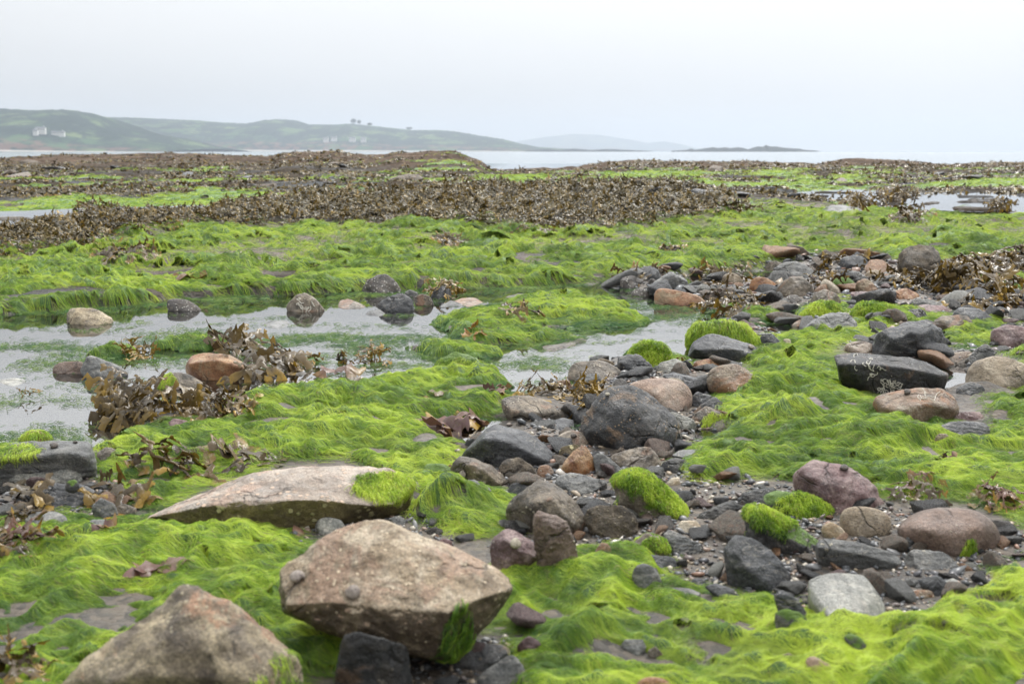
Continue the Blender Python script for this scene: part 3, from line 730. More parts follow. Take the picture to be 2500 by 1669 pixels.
def hull_rock(P3, sub=4, p=22, amp=0.05, seed=0, strata=0.0, cuts=0, freq=1.0, rough=1.0, chip=0.0):
    """soft-edged star-shaped stone inside the convex hull of the given points; returns verts, faces, centre"""
    P3 = np.asarray(P3, float)
    lo, hi = P3.min(0), P3.max(0)
    c = 0.5 * (lo + hi); s = np.maximum(0.5 * (hi - lo), 1e-4)
    Q = (P3 - c) / s
    bm = bmesh.new()
    for q in Q: bm.verts.new(q)
    bmesh.ops.convex_hull(bm, input=bm.verts)
    bm.normal_update()
    pl_ = {}
    for f in bm.faces:
        nrm = f.normal; d = nrm.dot(f.verts[0].co)
        if d < 0: nrm = -nrm; d = -d
        key = (round(nrm.x, 2), round(nrm.y, 2), round(nrm.z, 2))
        if d > 0.02: pl_[key] = (tuple(nrm), d)
    bm.free()
    nr = np.array([a for a, _ in pl_.values()]); dd = np.array([b for _, b in pl_.values()])
    rr_ = np.random.default_rng(seed + 1000)
    if cuts:
        cn_ = rr_.normal(size=(cuts, 3)); cn_ /= np.linalg.norm(cn_, axis=1)[:, None]
        sup = (Q @ cn_.T).max(0)
        nr = np.concatenate([nr, cn_]); dd = np.concatenate([dd, sup * (rr_.uniform(0.80, 0.96, cuts) if not chip else rr_.uniform(chip, 0.985, cuts))])
    D, F = ico(sub)
    t = np.maximum(D @ nr.T / dd[None, :], 0) ** p
    r = t.sum(1) ** (-1.0 / p) * (1 + 0.5 / p)
    V = D * r[:, None]
    W = V * s * (1.0 + (0.0 if chip else 0.004) * cuts)                      # metres, centred
    size = float(np.cbrt(s.prod())) * 2
    sd_ = np.array([seed * 13.7, seed * 7.1, seed * 3.3])
    q = W / size * freq
    n_big = fbm3(q * 1.7 + sd_, 3, seed)
    rid = 1 - 2 * np.abs(fbm3(q * 3.2 + sd_ + 5, 4, seed + 3))
    n_sml = fbm3(q * 9 + sd_, 4, seed + 7, 0.6)
    n_fin = fbm3(q * 26 + sd_, 3, seed + 9, 0.6)
    disp = amp * (0.55 * n_big + 0.65 * rid * rough + 0.42 * n_sml * rough + 0.16 * n_fin * rough)
    if strata:
        ax = np.array([0.12, 0.18, 1.0]); ax /= np.linalg.norm(ax)
        h = q @ ax * 11 + 1.2 * n_big
        disp += strata * amp * (np.abs((h % 1.0) - 0.5) * 2 - 0.5) * 0.45
    nrmv = D / s; nrmv /= np.linalg.norm(nrmv, axis=1)[:, None]
    W = W + nrmv * (disp * size)[:, None]
    return W + c, F, c, s

ROCKS = {}
def rock(key, label, matk, pts, ridge=(), p=20, amp=0.05, sub=None, flat=0.0, strata=0.0, cuts=0, name='rock', cat='rock', D=None, drop=True, group=None, lift=0.0, freq=1.0, rough=1.0, back=0.7, front=None, chip=0.0):
    pts = np.array(pts, float); u, v = pts[:, 0], pts[:, 1]
    umin, umax, vmin, vmax = u.min(), u.max(), v.min(), v.max()
    g = hit(0.5 * (umin + umax), min(vmax, 1900) - 0.04 * (vmax - vmin))
    Y0 = float(g[1]); gz = float(g[2]) + lift
    if lift: Y0 = float(ground_y(vmax, gz))
    f = FPX / Y0; sa = CAM_H / math.hypot(CAM_H, Y0)
    Wm = (umax - umin) / f; App = (vmax - vmin) / f
    if D is None:
        D = min(0.75 * Wm, 0.60 * App / sa)
        if flat: D = flat * App / sa
    else: D = D * Wm
    uc = 0.5 * (umin + umax)
    h = (v - vmin) / (vmax - vmin + 1e-6); e = np.clip(np.abs(u - uc) / (0.5 * (umax - umin)), 0, 1)
    ytop = 0.93 if flat else 0.6
    Y = Y0 + D * (ytop * (1 - h) + 0.42 * e ** 2 * h)
    A = point_at(u, v, Y)
    pts3 = [A]
    for k, rp in enumerate(ridge):
        ff = rp[2] if len(rp) > 2 else 0.08
        pts3.append(point_at(rp[0], rp[1], Y0 + D * ff)[None, :])
    cen = A.mean(0)
    B = A.copy(); B[:, 0] = cen[0] + (B[:, 0] - cen[0]) * 0.8; B[:, 1] = Y0 + D
    B[:, 2] = np.minimum(gz + (B[:, 2] - gz) * back, point_at(u, v, Y0 + D)[:, 2] - 0.015 * App)
    pts3.append(B)
    if drop:
        low = A[h > 0.45].copy()
        low[:, 0] = cen[0] + (low[:, 0] - cen[0]) * 0.93; low[:, 1] = low[:, 1] + 0.04 * D
        low[:, 2] = gz - 0.10 * App - 0.01
        pts3.append(low)
    P3 = np.concatenate(pts3)
    px = (umax - umin) * 1024 / 2500
    if sub is None: sub = 6 if px > 150 else 5 if px > 45 else 4 if px > 16 else 3
    seed = (sum(ord(ch) * (i + 3) for i, ch in enumerate(key)) * 7) % 997
    V, F, c, s = hull_rock(P3, sub, p, amp, seed, strata, cuts, freq, rough, chip)
    o = mesh_np(name, V - c, F, M[matk])
    o.location = c
    tag(o, label, cat, group)
    if front:                                          # front and lower faces: crust on the slab, damp plus painted shade on perch
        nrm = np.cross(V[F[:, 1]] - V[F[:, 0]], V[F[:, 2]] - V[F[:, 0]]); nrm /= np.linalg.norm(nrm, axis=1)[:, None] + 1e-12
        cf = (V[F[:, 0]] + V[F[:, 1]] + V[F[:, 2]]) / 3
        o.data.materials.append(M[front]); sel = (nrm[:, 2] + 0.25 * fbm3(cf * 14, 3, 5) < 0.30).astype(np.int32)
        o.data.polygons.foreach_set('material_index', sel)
    ROCKS[key] = (o, V, F)
    return o

K = 0
def S(spec, label, matk, pts, **k):
    """shorthand: spec picks the character of the stone"""
    global K; K += 1
    base = {'r': dict(p=9, amp=0.035, rough=0.6), 'a': dict(p=130, amp=0.05, cuts=13, rough=1.25), 's': dict(p=130, amp=0.045, strata=1.0, cuts=6, rough=1.2),
            'f': dict(p=60, amp=0.03, strata=0.5, flat=0.8), 'b': dict(p=60, amp=0.06, cuts=9, rough=1.2), 'm': dict(p=8, amp=0.06)}[spec[0]]
    base = dict(base); base.update(k)
    nm = {'p': 'pebble', 's': 'slate', 'b': 'boulder', 'c': 'cobble'}.get(spec[1:2], 'rock')
    base.setdefault('name', nm); base.setdefault('cat', nm.replace('_', ' '))
    return rock('k%03d' % K if 'key' not in base else base.pop('key'), label, matk, pts, **base)

print('rocks')
# --- foreground heroes
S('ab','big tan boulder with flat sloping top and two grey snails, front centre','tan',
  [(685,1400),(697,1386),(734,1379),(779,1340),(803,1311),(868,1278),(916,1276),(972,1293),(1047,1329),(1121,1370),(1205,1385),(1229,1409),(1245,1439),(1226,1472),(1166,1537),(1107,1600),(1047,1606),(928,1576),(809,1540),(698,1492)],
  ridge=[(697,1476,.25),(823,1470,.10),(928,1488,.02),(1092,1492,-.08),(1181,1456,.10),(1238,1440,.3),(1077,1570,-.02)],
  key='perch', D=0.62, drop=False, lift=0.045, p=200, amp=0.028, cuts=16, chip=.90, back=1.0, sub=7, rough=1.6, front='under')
S('ab','mottled ochre and grey boulder with rounded peak, cut off by the bottom left edge','front',
  [(120,1800),(149,1669),(220,1632),(328,1549),(375,1489),(441,1448),(512,1451),(551,1475),(620,1537),(700,1603),(726,1625),(720,1660),(760,1800)],
  ridge=[(420,1520,.25),(520,1520,.25),(300,1640,.05),(600,1660,.05)], key='front', D=0.55, p=160, cuts=14, chip=.88, amp=0.045, sub=6)
S('as','long pinkish granite slab with yellow crusted front face, beside the green mound','pinkslab',
  [(345,1285),(360,1265),(455,1220),(600,1165),(680,1142),(850,1138),(950,1148),(1010,1178),(1005,1215),(955,1250),(800,1268),(700,1288),(560,1303),(420,1300),(350,1294)],
  ridge=[(372,1258,.10),(470,1240,.04),(600,1226,.0),(760,1222,.02),(900,1237,.14),(960,1232,.22)], key='slab', D=0.5, p=160, amp=0.014, cuts=12, chip=.92, sub=7, name='granite_rock', cat='rock', back=0.95, rough=1.8, front='lichen')
S('ab','big dark boulder dotted with ochre barnacles, leaning in front of the flat pink oval rock','darkspot',
  [(1425,1045),(1435,1012),(1460,982),(1490,955),(1515,948),(1560,953),(1600,978),(1635,1013),(1662,1045),(1667,1068),(1640,1088),(1590,1096),(1550,1100),(1510,1107),(1480,1095),(1455,1070)],
  ridge=[(1480,1000,.2),(1545,1000,.15),(1600,1060,.05),(1480,1060,.05)], key='dark', p=60, amp=0.045, cuts=12)
S('rb','flat pink oval boulder behind the big ochre-spotted dark boulder','pink',
  [(1521,955),(1532,935),(1570,922),(1620,918),(1660,925),(1690,945),(1698,970),(1687,997),(1660,1010),(1630,1008),(1585,990),(1530,968)],
  p=14, amp=0.018, ridge=[(1600,960,.1)])
S('ab','black boulder with white worm tubes scrawled on its face','black',
  [(2035,868),(2060,862),(2150,868),(2220,875),(2270,890),(2318,915),(2312,930),(2285,948),(2240,957),(2150,968),(2090,955),(2062,935),(2045,905)],
  ridge=[(2042,885,.0),(2150,893,-.02),(2230,902,.0),(2300,918,.1)], key='worm', D=0.42, p=90, amp=0.03, cuts=8, chip=.88)
S('ab','brown sandstone boulder overlapping the foot of the black worm tube boulder','brown',
  [(2137,984),(2145,970),(2200,958),(2225,948),(2290,947),(2320,965),(2339,1000),(2328,1020),(2290,1036),(2240,1034),(2180,1020),(2155,1000)],
  ridge=[(2175,1008,.05),(2265,985,.02),(2330,1002,.15)], key='brownb', p=30, amp=0.03)
S('ab','tall dark boulder with pale streak, above the black worm tube boulder','slate',
  [(2133,840),(2150,815),(2180,800),(2230,790),(2245,778),(2265,785),(2295,810),(2304,840),(2301,872),(2280,880),(2240,867),(2200,848)],
  ridge=[(2238,806,.05),(2235,850,.0),(2180,830,.1)], p=80, amp=0.045, cuts=10)
S('ab','rough dark conglomerate block standing highest at the right, on the green band','conglo',
  [(2197,650),(2198,625),(2210,610),(2235,600),(2270,600),(2290,615),(2295,650),(2290,675),(2255,682),(2215,676)],
  ridge=[(2212,645,.05),(2245,652,.0),(2280,640,.15)], p=120, cuts=3, amp=0.06, D=0.8)
S('bb','large tan boulder at the right edge beside the small bright pool','oval',
  [(2363,925),(2370,895),(2400,872),(2440,866),(2480,878),(2525,900),(2535,945),(2450,950),(2380,947)], p=12, amp=0.03)
S('ab','purple red boulder resting against the green algae at lower right','purple',
  [(1943,1172),(1945,1158),(1960,1140),(1985,1127),(2030,1135),(2090,1148),(2120,1175),(2135,1205),(2158,1232),(2120,1242),(2080,1232),(2040,1256),(2000,1235),(1960,1205)],
  ridge=[(1975,1165,.2),(2050,1228,.05),(2100,1208,.08)], p=60, amp=0.045, cuts=9, key='purp')
S('rc','smooth speckled tan oval cobble below the purple red boulder','oval',
  [(2041,1260),(2050,1238),(2085,1226),(2120,1228),(2160,1240),(2190,1265),(2187,1295),(2160,1315),(2119,1320),(2075,1306),(2048,1283)], p=7, amp=0.012)
S('rb','broad red brown boulder with a tuft of algae on its face, lower right','redbrown',
  [(2190,1292),(2220,1260),(2270,1239),(2330,1234),(2390,1242),(2425,1265),(2452,1310),(2446,1335),(2400,1355),(2340,1366),(2270,1342),(2215,1317)],
  ridge=[(2250,1290,.1),(2400,1285,.12),(2340,1320,.0)], key='redb', p=16, amp=0.025)
S('rp','small yellow pebble with black cracks beside the tan oval cobble','cream',
  [(2003,1290),(2015,1274),(2035,1272),(2060,1290),(2073,1315),(2060,1321),(2020,1303)], amp=0.03)
S('as','thick grey plank of slate lying under the tan oval cobble','slateg',
  [(1990,1340),(1995,1322),(2015,1314),(2100,1325),(2180,1350),(2205,1370),(2192,1393),(2130,1386),(2050,1364),(2000,1352)],
  ridge=[(1998,1336,.02),(2100,1352,.0),(2195,1377,.05)], p=50, amp=0.025, strata=.6, cuts=0, D=.25)
S('aa','double-humped grey rock beside the end of the slate plank','slateg',
  [(2212,1360),(2220,1347),(2240,1345),(2260,1358),(2290,1348),(2330,1360),(2342,1385),(2310,1396),(2250,1394),(2220,1378)])
S('fs','wide flat pale grey slate slab lying on the gravel at lower right','pale',
  [(1973,1418),(1995,1406),(2040,1397),(2110,1404),(2140,1440),(2160,1478),(2163,1507),(2130,1522),(2090,1530),(2030,1512),(1990,1482),(1976,1450)],
  p=60, amp=0.012, flat=0.86, sub=6, key='flatslab', strata=.4)
S('ab','big dark slate boulder with purple tint left of the flat pale slab','slate',
  [(1772,1345),(1797,1310),(1840,1318),(1880,1345),(1915,1385),(1940,1427),(1930,1438),(1880,1453),(1820,1442),(1785,1402)], p=80, amp=0.03, ridge=[(1800,1370,.1),(1870,1420,.05)])
S('as','green capped brown slab slanting down above the slate plank','mossyd',
  [(1822,1250),(1830,1232),(1850,1226),(1890,1250),(1940,1285),(2005,1325),(1997,1358),(1960,1363),(1890,1332),(1835,1292)], key='mcap', p=28, ridge=[(1850,1280,.1),(1960,1340,.03)])
S('as','dark slate with green algae coat, behind the green capped slab','mossyd',
  [(1855,1225),(1880,1205),(1910,1198),(1960,1210),(2020,1235),(2032,1250),(2010,1272),(1950,1268),(1890,1245)], key='mcap2', p=16)
S('ss','thin black slate leaning behind the algae coated dark slate','black',
  [(1800,1235),(1815,1205),(1850,1195),(1898,1193),(1880,1210),(1860,1225),(1820,1240)])
S('ss','long low black slate splinter between the mossy long boulder and green capped slab','black',
  [(1695,1268),(1720,1250),(1790,1225),(1812,1238),(1760,1256),(1710,1276)])
S('ab','long boulder half coated in bright algae, slanting at the centre of the stones','mossy',
  [(1503,1180),(1520,1155),(1545,1147),(1580,1160),(1630,1200),(1670,1240),(1678,1262),(1650,1271),(1600,1262),(1560,1256),(1520,1236)],
  ridge=[(1540,1190,.1),(1600,1235,.02),(1660,1262,.05)], key='mlong', p=50)
S('ab','brown boulder with a long ridge running down to the right, below the grey wedge boulders','browngrey',
  [(1238,1245),(1265,1213),(1300,1180),(1322,1175),(1355,1190),(1390,1220),(1420,1265),(1442,1292),(1430,1314),(1395,1300),(1350,1290),(1310,1275),(1260,1268)],
  ridge=[(1345,1215,.15),(1390,1275,.05),(1300,1240,.1)], p=80, cuts=8)
S('as','upright striped slab of brown and orange stone standing before the ridged brown boulder','redbrown',
  [(1295,1270),(1305,1255),(1340,1247),(1370,1265),(1395,1295),(1414,1375),(1385,1389),(1355,1362),(1320,1312)], D=.4, strata=1.4, ridge=[(1345,1290,.0)])
S('ab','purple rock carrying one pale snail, above the bright algae','purple',
  [(1200,1335),(1215,1310),(1235,1293),(1255,1295),(1290,1320),(1323,1350),(1312,1372),(1262,1378),(1220,1388),(1204,1370)], key='psnail', ridge=[(1240,1330,.15),(1290,1360,.02)])
S('bb','knobbly grey conglomerate rock with tan lumps, right of the striped slab','conglo',
  [(1428,1265),(1440,1245),(1470,1235),(1520,1240),(1550,1265),(1556,1292),(1535,1316),(1500,1320),(1460,1297)], amp=.07)
S('as','dark wedge boulder with smooth grey back, left of the ochre-spotted dark boulder','slate',
  [(1125,1113),(1150,1085),(1190,1045),(1210,1035),(1270,1050),(1310,1070),(1350,1105),(1372,1137),(1365,1147),(1290,1137),(1220,1142),(1180,1127)],
  ridge=[(1182,1070,.05),(1235,1078,.0),(1330,1125,.03)], key='wedge', p=46, amp=.02, cuts=0, strata=.4)
S('rb','rounded brown grey boulder with barnacle dots at the right end of the green mound','browngrey',
  [(1216,985),(1222,970),(1250,963),(1300,965),(1340,980),(1370,1005),(1376,1015),(1330,1023),(1270,1030),(1230,1012)], key='oval1', ridge=[(1240,1000,.05),(1330,1010,.05)], p=14)
S('fs','low dark slab under the rounded brown grey boulder','slate',[(1310,1045),(1330,1030),(1375,1020),(1400,1025),(1402,1042),(1350,1050)])
S('ra','low purple grey rock with a dark snail, between wedge and spotted boulders','browngrey',[(1350,1085),(1360,1062),(1390,1048),(1430,1055),(1450,1080),(1430,1092),(1370,1092)], key='sn2')
S('ra','olive crusted stone tucked behind the rust red pyramid','lichen',[(1360,1107),(1370,1090),(1410,1083),(1428,1095),(1390,1120)])
S('ra','rust red pyramid shaped rock among the dark stones','rust',[(1367,1160),(1378,1125),(1400,1100),(1428,1084),(1445,1110),(1458,1135),(1457,1162),(1420,1162)], p=34, amp=.03, cuts=2, ridge=[(1372,1140,.1),(1412,1122,.1),(1425,1150,.0)])
S('as','grey slate leaning right of the rust red pyramid','slateg',[(1448,1112),(1470,1108),(1500,1130),(1523,1150),(1510,1162),(1460,1157)])
S('bb','knobbed brown olive rock directly under the ochre-spotted dark boulder','browngrey',[(1493,1117),(1520,1105),(1560,1095),(1585,1095),(1610,1120),(1611,1140),(1590,1149),(1550,1141),(1510,1131)])
S('ss','black layered slate right of the knobbed brown olive rock','black',[(1610,1142),(1625,1122),(1660,1118),(1690,1135),(1680,1152),(1650,1157)])
S('ab','grey block leaning at the lower left of the dark wedge boulder','browngrey',[(1105,1132),(1115,1118),(1150,1120),(1200,1140),(1228,1165),(1230,1182),(1210,1193),(1170,1177),(1130,1167),(1108,1152)], key='blk', ridge=[(1150,1140,.1),(1210,1172,.0)])
S('ba','dark barnacle crusted rock under the dark wedge boulder','conglo',[(1218,1142),(1235,1122),(1270,1118),(1300,1140),(1306,1160),(1270,1172),(1240,1162)])
S('rp','upright tan pebble wedged on the barnacle crusted rock','cream',[(1277,1122),(1283,1110),(1292,1113),(1301,1135),(1291,1140)])
S('rc','round brown cobble left of the rust red pyramid','brown',[(1308,1157),(1315,1137),(1340,1132),(1354,1150),(1340,1167),(1315,1167)])
S('aa','light grey angular rock in front of the rust red pyramid','slateg',[(1358,1192),(1365,1165),(1390,1157),(1440,1162),(1480,1175),(1486,1192),(1440,1209),(1400,1206),(1365,1201)])
S('aa','grey stone half buried in algae left of the ridged brown boulder','slateg',[(1085,1207),(1110,1185),(1160,1171),(1195,1190),(1190,1207),(1150,1217)])
S('rc','dark round cobble in front of the grey leaning block','slate',[(1235,1202),(1245,1180),(1270,1175),(1295,1190),(1290,1213),(1255,1220)])
S('rp','small cream quartz stone between black slates right of centre','cream',[(1625,1180),(1640,1165),(1660,1165),(1663,1182),(1640,1187)])
S('ap','bright cream block on the gravel under the mossy long boulder','cream',[(1655,1287),(1665,1272),(1700,1272),(1713,1290),(1710,1303),(1670,1300)])
S('ba','tan rock with a green algae cap on the gravel','browngrey',[(1540,1347),(1550,1325),(1580,1303),(1620,1320),(1636,1345),(1600,1357),(1560,1358)], key='tangreen')
S('sa','grey slate lying behind the big dark slate boulder','slateg',[(1620,1302),(1640,1295),(1690,1320),(1730,1345),(1720,1360),(1660,1357),(1640,1337)])
S('rc','smooth oval dark grey cobble beside the bright algae edge','slateg',[(1538,1402),(1550,1378),(1575,1370),(1605,1390),(1621,1420),(1610,1447),(1585,1447),(1550,1427)], p=8)
S('sa','blue grey slate under the dangling algae strip','slate',[(1575,1372),(1585,1355),(1640,1360),(1657,1375),(1640,1396),(1600,1392)])
S('ra','small dark brown rock right of the striped upright slab','brown',[(1450,1347),(1465,1325),(1485,1325),(1497,1345),(1470,1357)])
S('fs','thin layered grey slate below the oval dark grey cobble','slateg',[(1617,1452),(1630,1434),(1680,1435),(1712,1448),(1690,1464),(1640,1462)])
S('rp','black oval pebble right of the thin layered slate','slate',[(1683,1426),(1690,1412),(1715,1412),(1733,1428),(1710,1435)])
S('ss','long slate under the foot of the big dark slate boulder','slate',[(1720,1432),(1750,1425),(1790,1440),(1809,1458),(1770,1462)])
S('ss','slim dark slate leaning on the left edge of the flat pale slab','slate',[(1890,1452),(1910,1440),(1950,1465),(1971,1500),(1960,1512),(1910,1482)])
S('ba','grey stone with algae below the slim dark slate','mossyd',[(1895,1497),(1920,1485),(1960,1500),(1979,1530),(1950,1542),(1900,1522)])
S('ma','dark olive stone breaking through algae under the flat pale slab','mossyd',[(2062,1562),(2075,1545),(2100,1555),(2126,1587),(2100,1594)])
S('aa','dark angular stone lying right of the flat pale slab','slate',[(2245,1417),(2290,1405),(2312,1425),(2311,1457),(2285,1457),(2270,1432)])
S('ra','brown banded stone right of the flat pale slab','brown',[(2215,1452),(2240,1438),(2275,1440),(2286,1455),(2250,1464)])
S('ra','grey green pebble above the brown banded stone','slateg',[(2205,1420),(2220,1408),(2256,1425),(2240,1437)])
S('fs','white tipped flat stone at the right of the gravel','pale',[(2303,1418),(2330,1410),(2371,1440),(2350,1452)])
S('ss','pointed slate blade stuck beside the broad red brown boulder','slateg',[(2212,1332),(2215,1310),(2230,1312),(2258,1348),(2240,1347)])
# dark stones at the bottom centre
S('ab','dark wet rock in shade beneath the big tan boulder','black',[(822,1640),(830,1560),(880,1548),(990,1580),(1005,1669),(985,1730),(830,1730)], D=.6)
S('bb','dark rock with yellow crust right of the big tan boulder','darkspot',[(1050,1642),(1100,1600),(1190,1572),(1232,1585),(1236,1602),(1150,1632)])
S('rb','blue grey rock in the bottom centre gap','slateg',[(1148,1660),(1200,1622),(1250,1592),(1277,1612),(1292,1652),(1270,1692),(1180,1682)])
S('ra','lilac grey stone above the blue grey rock at the bottom','purple',[(1262,1572),(1290,1550),(1320,1565),(1327,1592),(1290,1594)])
S('aa','grey stone poking from algae at the bottom, left of a brown one','slateg',[(1515,1577),(1530,1560),(1570,1562),(1576,1580),(1555,1600)])
S('ra','brown grey stone poking from algae at the bottom, right of a grey one','browngrey',[(1580,1587),(1600,1575),(1620,1595),(1623,1612),(1590,1602)])
S('ra','peach coloured stone in algae at the lower right','pink',[(1965,1607),(1985,1598),(2030,1622),(2036,1640),(2000,1652),(1975,1642)])
S('ra','small maroon stone in algae left of the peach coloured stone','purple',[(1905,1600),(1925,1592),(1948,1602),(1945,1614),(1915,1612)])
S('ra','orange tan stone cut off by the bottom edge','rust',[(1540,1680),(1570,1652),(1610,1650),(1645,1668),(1650,1700),(1560,1710)])
S('rc','pale grey cobble behind the big tan boulder','pale',[(765,1282),(775,1265),(800,1259),(835,1268),(849,1290),(840,1307),(790,1310)])
S('fs','olive grey stone against the right end of the granite slab','browngrey',[(888,1264),(900,1250),(940,1247),(959,1260),(920,1277)])
S('sa','small slate between the granite slab and the mossy hump','slateg',[(935,1282),(950,1265),(975,1258),(992,1272),(980,1290)])
S('ra','small violet stone under the mossy hump','purple',[(1060,1327),(1080,1312),(1105,1320),(1106,1346),(1070,1347)])
S('ra','dark stone peeping from under the algae above the granite slab','mossyd',[(1025,1152),(1040,1132),(1090,1132),(1106,1145),(1095,1167),(1050,1167)])
# around the spotted boulder
S('sa','pale green grey slate behind the right foot of the spotted boulder','pale',[(1622,1022),(1640,1005),(1690,1025),(1699,1037),(1670,1050)])
S('aa','dark triangular rock with ochre top right of the pink oval boulder','darkspot',[(1680,1017),(1715,990),(1745,970),(1776,1000),(1781,1014),(1740,1014)])
S('ba','grey humped rock trailing algae right of the spotted boulder','browngrey',[(1685,1032),(1700,1010),(1725,993),(1760,1010),(1774,1030),(1720,1047)], key='trail')
S('fs','wet dark ledge with limpets right of the spotted boulder','slateg',[(1640,1112),(1660,1098),(1750,1096),(1767,1112),(1700,1120)])
S('ss','dark slate shelf behind the pink oval boulder','slate',[(1612,917),(1650,912),(1700,925),(1762,945),(1757,957),(1700,952),(1640,932)])
S('sa','steep dark slate right of the pink oval boulder','slate',[(1688,977),(1700,957),(1735,965),(1742,980),(1720,997),(1690,992)])
S('ra','blue grey stone behind the pink oval boulder','slateg',[(1530,932),(1545,918),(1580,916),(1592,925),(1560,934)])
S('rb','brown saddle shaped boulder right of the slate shelf','brown',[(1723,918),(1735,900),(1770,887),(1800,884),(1830,905),(1860,930),(1872,947),(1830,947),(1795,959),(1765,947),(1728,932)], p=14, amp=.04)
S('aa','orange topped low rock with algae fringe','rust',[(1690,899),(1700,884),(1735,876),(1770,880),(1772,893),(1720,902)])
S('ac','light grey round rock beside the moss ball','pale',[(1602,902),(1615,886),(1650,877),(1670,888),(1684,906),(1650,913),(1615,912)])
S('ss','black layered slate slab tilted up left of the moss ball','slate',[(1508,897),(1513,872),(1555,865),(1577,880),(1602,906),(1595,914),(1535,914)], strata=1.6, ridge=[(1515,885,.0),(1550,905,.0)])
S('ss','low black slate splinter in front of the tilted slate slab','black',[(1530,914),(1545,898),(1580,895),(1604,905),(1598,916),(1545,920)])
S('rb','rounded brown and black boulder at the edge of the channel','browngrey',[(1381,922),(1385,900),(1400,884),(1430,879),(1460,876),(1500,890),(1521,905),(1524,922),(1480,930),(1440,934),(1405,932)], key='chan', p=14)
S('ra','tan rock peeping behind the rounded brown and black boulder','tan',[(1450,884),(1465,873),(1490,880),(1517,899)])
S('aa','grey block with dark side below the rounded brown and black boulder','slateg',[(1396,950),(1410,925),(1440,915),(1465,912),(1468,950),(1460,958),(1430,952)], ridge=[(1440,935,.05)])
S('mb','large humped boulder thatched with bright green algae','mossy',[(1677,855),(1679,815),(1693,790),(1720,784),(1790,784),(1830,799),(1855,830),(1863,850),(1780,855)], key='thatch', D=.55)
S('ab','dark blue grey boulder in front of the thatched boulder','slate',[(1683,872),(1698,838),(1722,823),(1750,821),(1783,836),(1800,834),(1840,850),(1864,874),(1850,884),(1780,887),(1700,884)], key='dblue', ridge=[(1700,860,.1),(1780,850,.05),(1840,865,.1)], p=80)
S('mb','ball of green algae on a stone left of the dark blue grey boulder','mossy',[(1537,868),(1550,845),(1585,832),(1610,836),(1632,855),(1642,887),(1600,897),(1560,887)], key='ball')
# stones standing in the left pools
S('ba','cream crusted rock half sunk in the left pool','creamdark',[(163,790),(165,765),(175,754),(205,752),(235,758),(270,778),(268,792),(220,796)], p=24)
S('ra','dark rock with cream worm tubes, farther right in the left pool','whitespeck',[(402,745),(402,731),(425,727),(455,730),(480,745),(495,757),(470,764),(412,762)], lift=.0)
S('fs','flat grey slab just above water behind the seaweed covered orange rock','slateg',[(630,797),(660,784),(700,783),(713,800),(680,807)])
S('ba','low reddish rock in the water left of a grey angular rock','redbrown',[(130,912),(135,892),(160,884),(195,884),(232,905),(225,918),(140,917)])
S('aa','grey angular rock with white veins beside the low reddish rock','slateg',[(201,900),(215,870),(226,867),(250,882),(277,895),(306,905),(308,920),(260,927),(235,924),(205,912)])
S('ab','orange sandstone block draped with brown wrack in the left pool','rust',[(451,895),(468,868),(500,860),(560,866),(594,885),(599,920),(562,932),(505,928),(456,916)], key='orange', ridge=[(460,888,.05),(530,880,.0),(592,897,.1)], p=36, amp=.02, cuts=0, D=.6)
S('rb','smooth grey and pink boulder with algae edge below the orange block','browngrey',[(374,945),(395,918),(425,905),(450,909),(480,924),(510,942),(500,956),(400,958)], key='smooth', p=10, amp=.02)
S('fs','flat whitish stone at the left edge in the pool','pale',[(-10,937),(0,926),(30,922),(60,928),(66,938),(30,945)])
S('aa','dark rock flecked white at the foot of the green bank','whitespeck',[(884,714),(893,690),(915,675),(937,669),(952,676),(966,690),(979,706),(975,717),(930,719)])
S('aa','brown speckled peaked rock in the middle of the pool','browngrey',[(702,750),(708,735),(725,719),(742,716),(760,725),(775,740),(790,754),(780,763),(720,765)], key='peak')
S('fa','flat dark olive rock right of the brown speckled peaked rock','browngrey',[(824,748),(830,732),(850,729),(880,742),(898,750),(880,758),(835,759)], flat=.6)
S('bb','dark blue rounded boulder in the pool','slate',[(922,742),(940,730),(965,717),(985,719),(1006,735),(1012,757),(990,764),(945,757)], p=14)
S('ra','small blue grey rock behind the dark blue rounded boulder','slateg',[(986,714),(1000,706),(1022,715),(1021,727),(990,724)])
S('ra','brown barnacled rock right of the dark blue rounded boulder','browngrey',[(1007,727),(1030,715),(1050,722),(1061,740),(1045,749),(1015,747)])
S('ra','dark rock wreathed with wrack at the pool end','slate',[(1050,722),(1060,705),(1080,696),(1100,705),(1105,724),(1075,730)], key='wreath')
S('fs','low grey sloping slab right of the pool stones','slateg',[(1067,764),(1075,747),(1100,733),(1127,742),(1132,754)])
S('fa','low brown rock beyond the low grey sloping slab','brown',[(1107,737),(1125,728),(1160,727),(1186,745),(1150,754)])
S('fs','drowned grey slab left of the dark blue rounded boulder','slateg',[(880,777),(900,760),(925,754),(946,772),(935,782)])
S('ma','grey pointed rock with an algae skirt in the mid channel','mossyd',[(1053,899),(1080,872),(1110,856),(1150,870),(1178,880),(1181,900),(1150,903),(1070,902)], key='skirt')
S('ra','golden brown stone under algae in the left water','rust',[(43,1074),(60,1057),(85,1049),(110,1056),(127,1078),(90,1085),(50,1085)], key='gold')
S('aa','violet stone under the big wrack pile','purple',[(398,1037),(420,1022),(455,1029),(466,1044),(420,1048)])
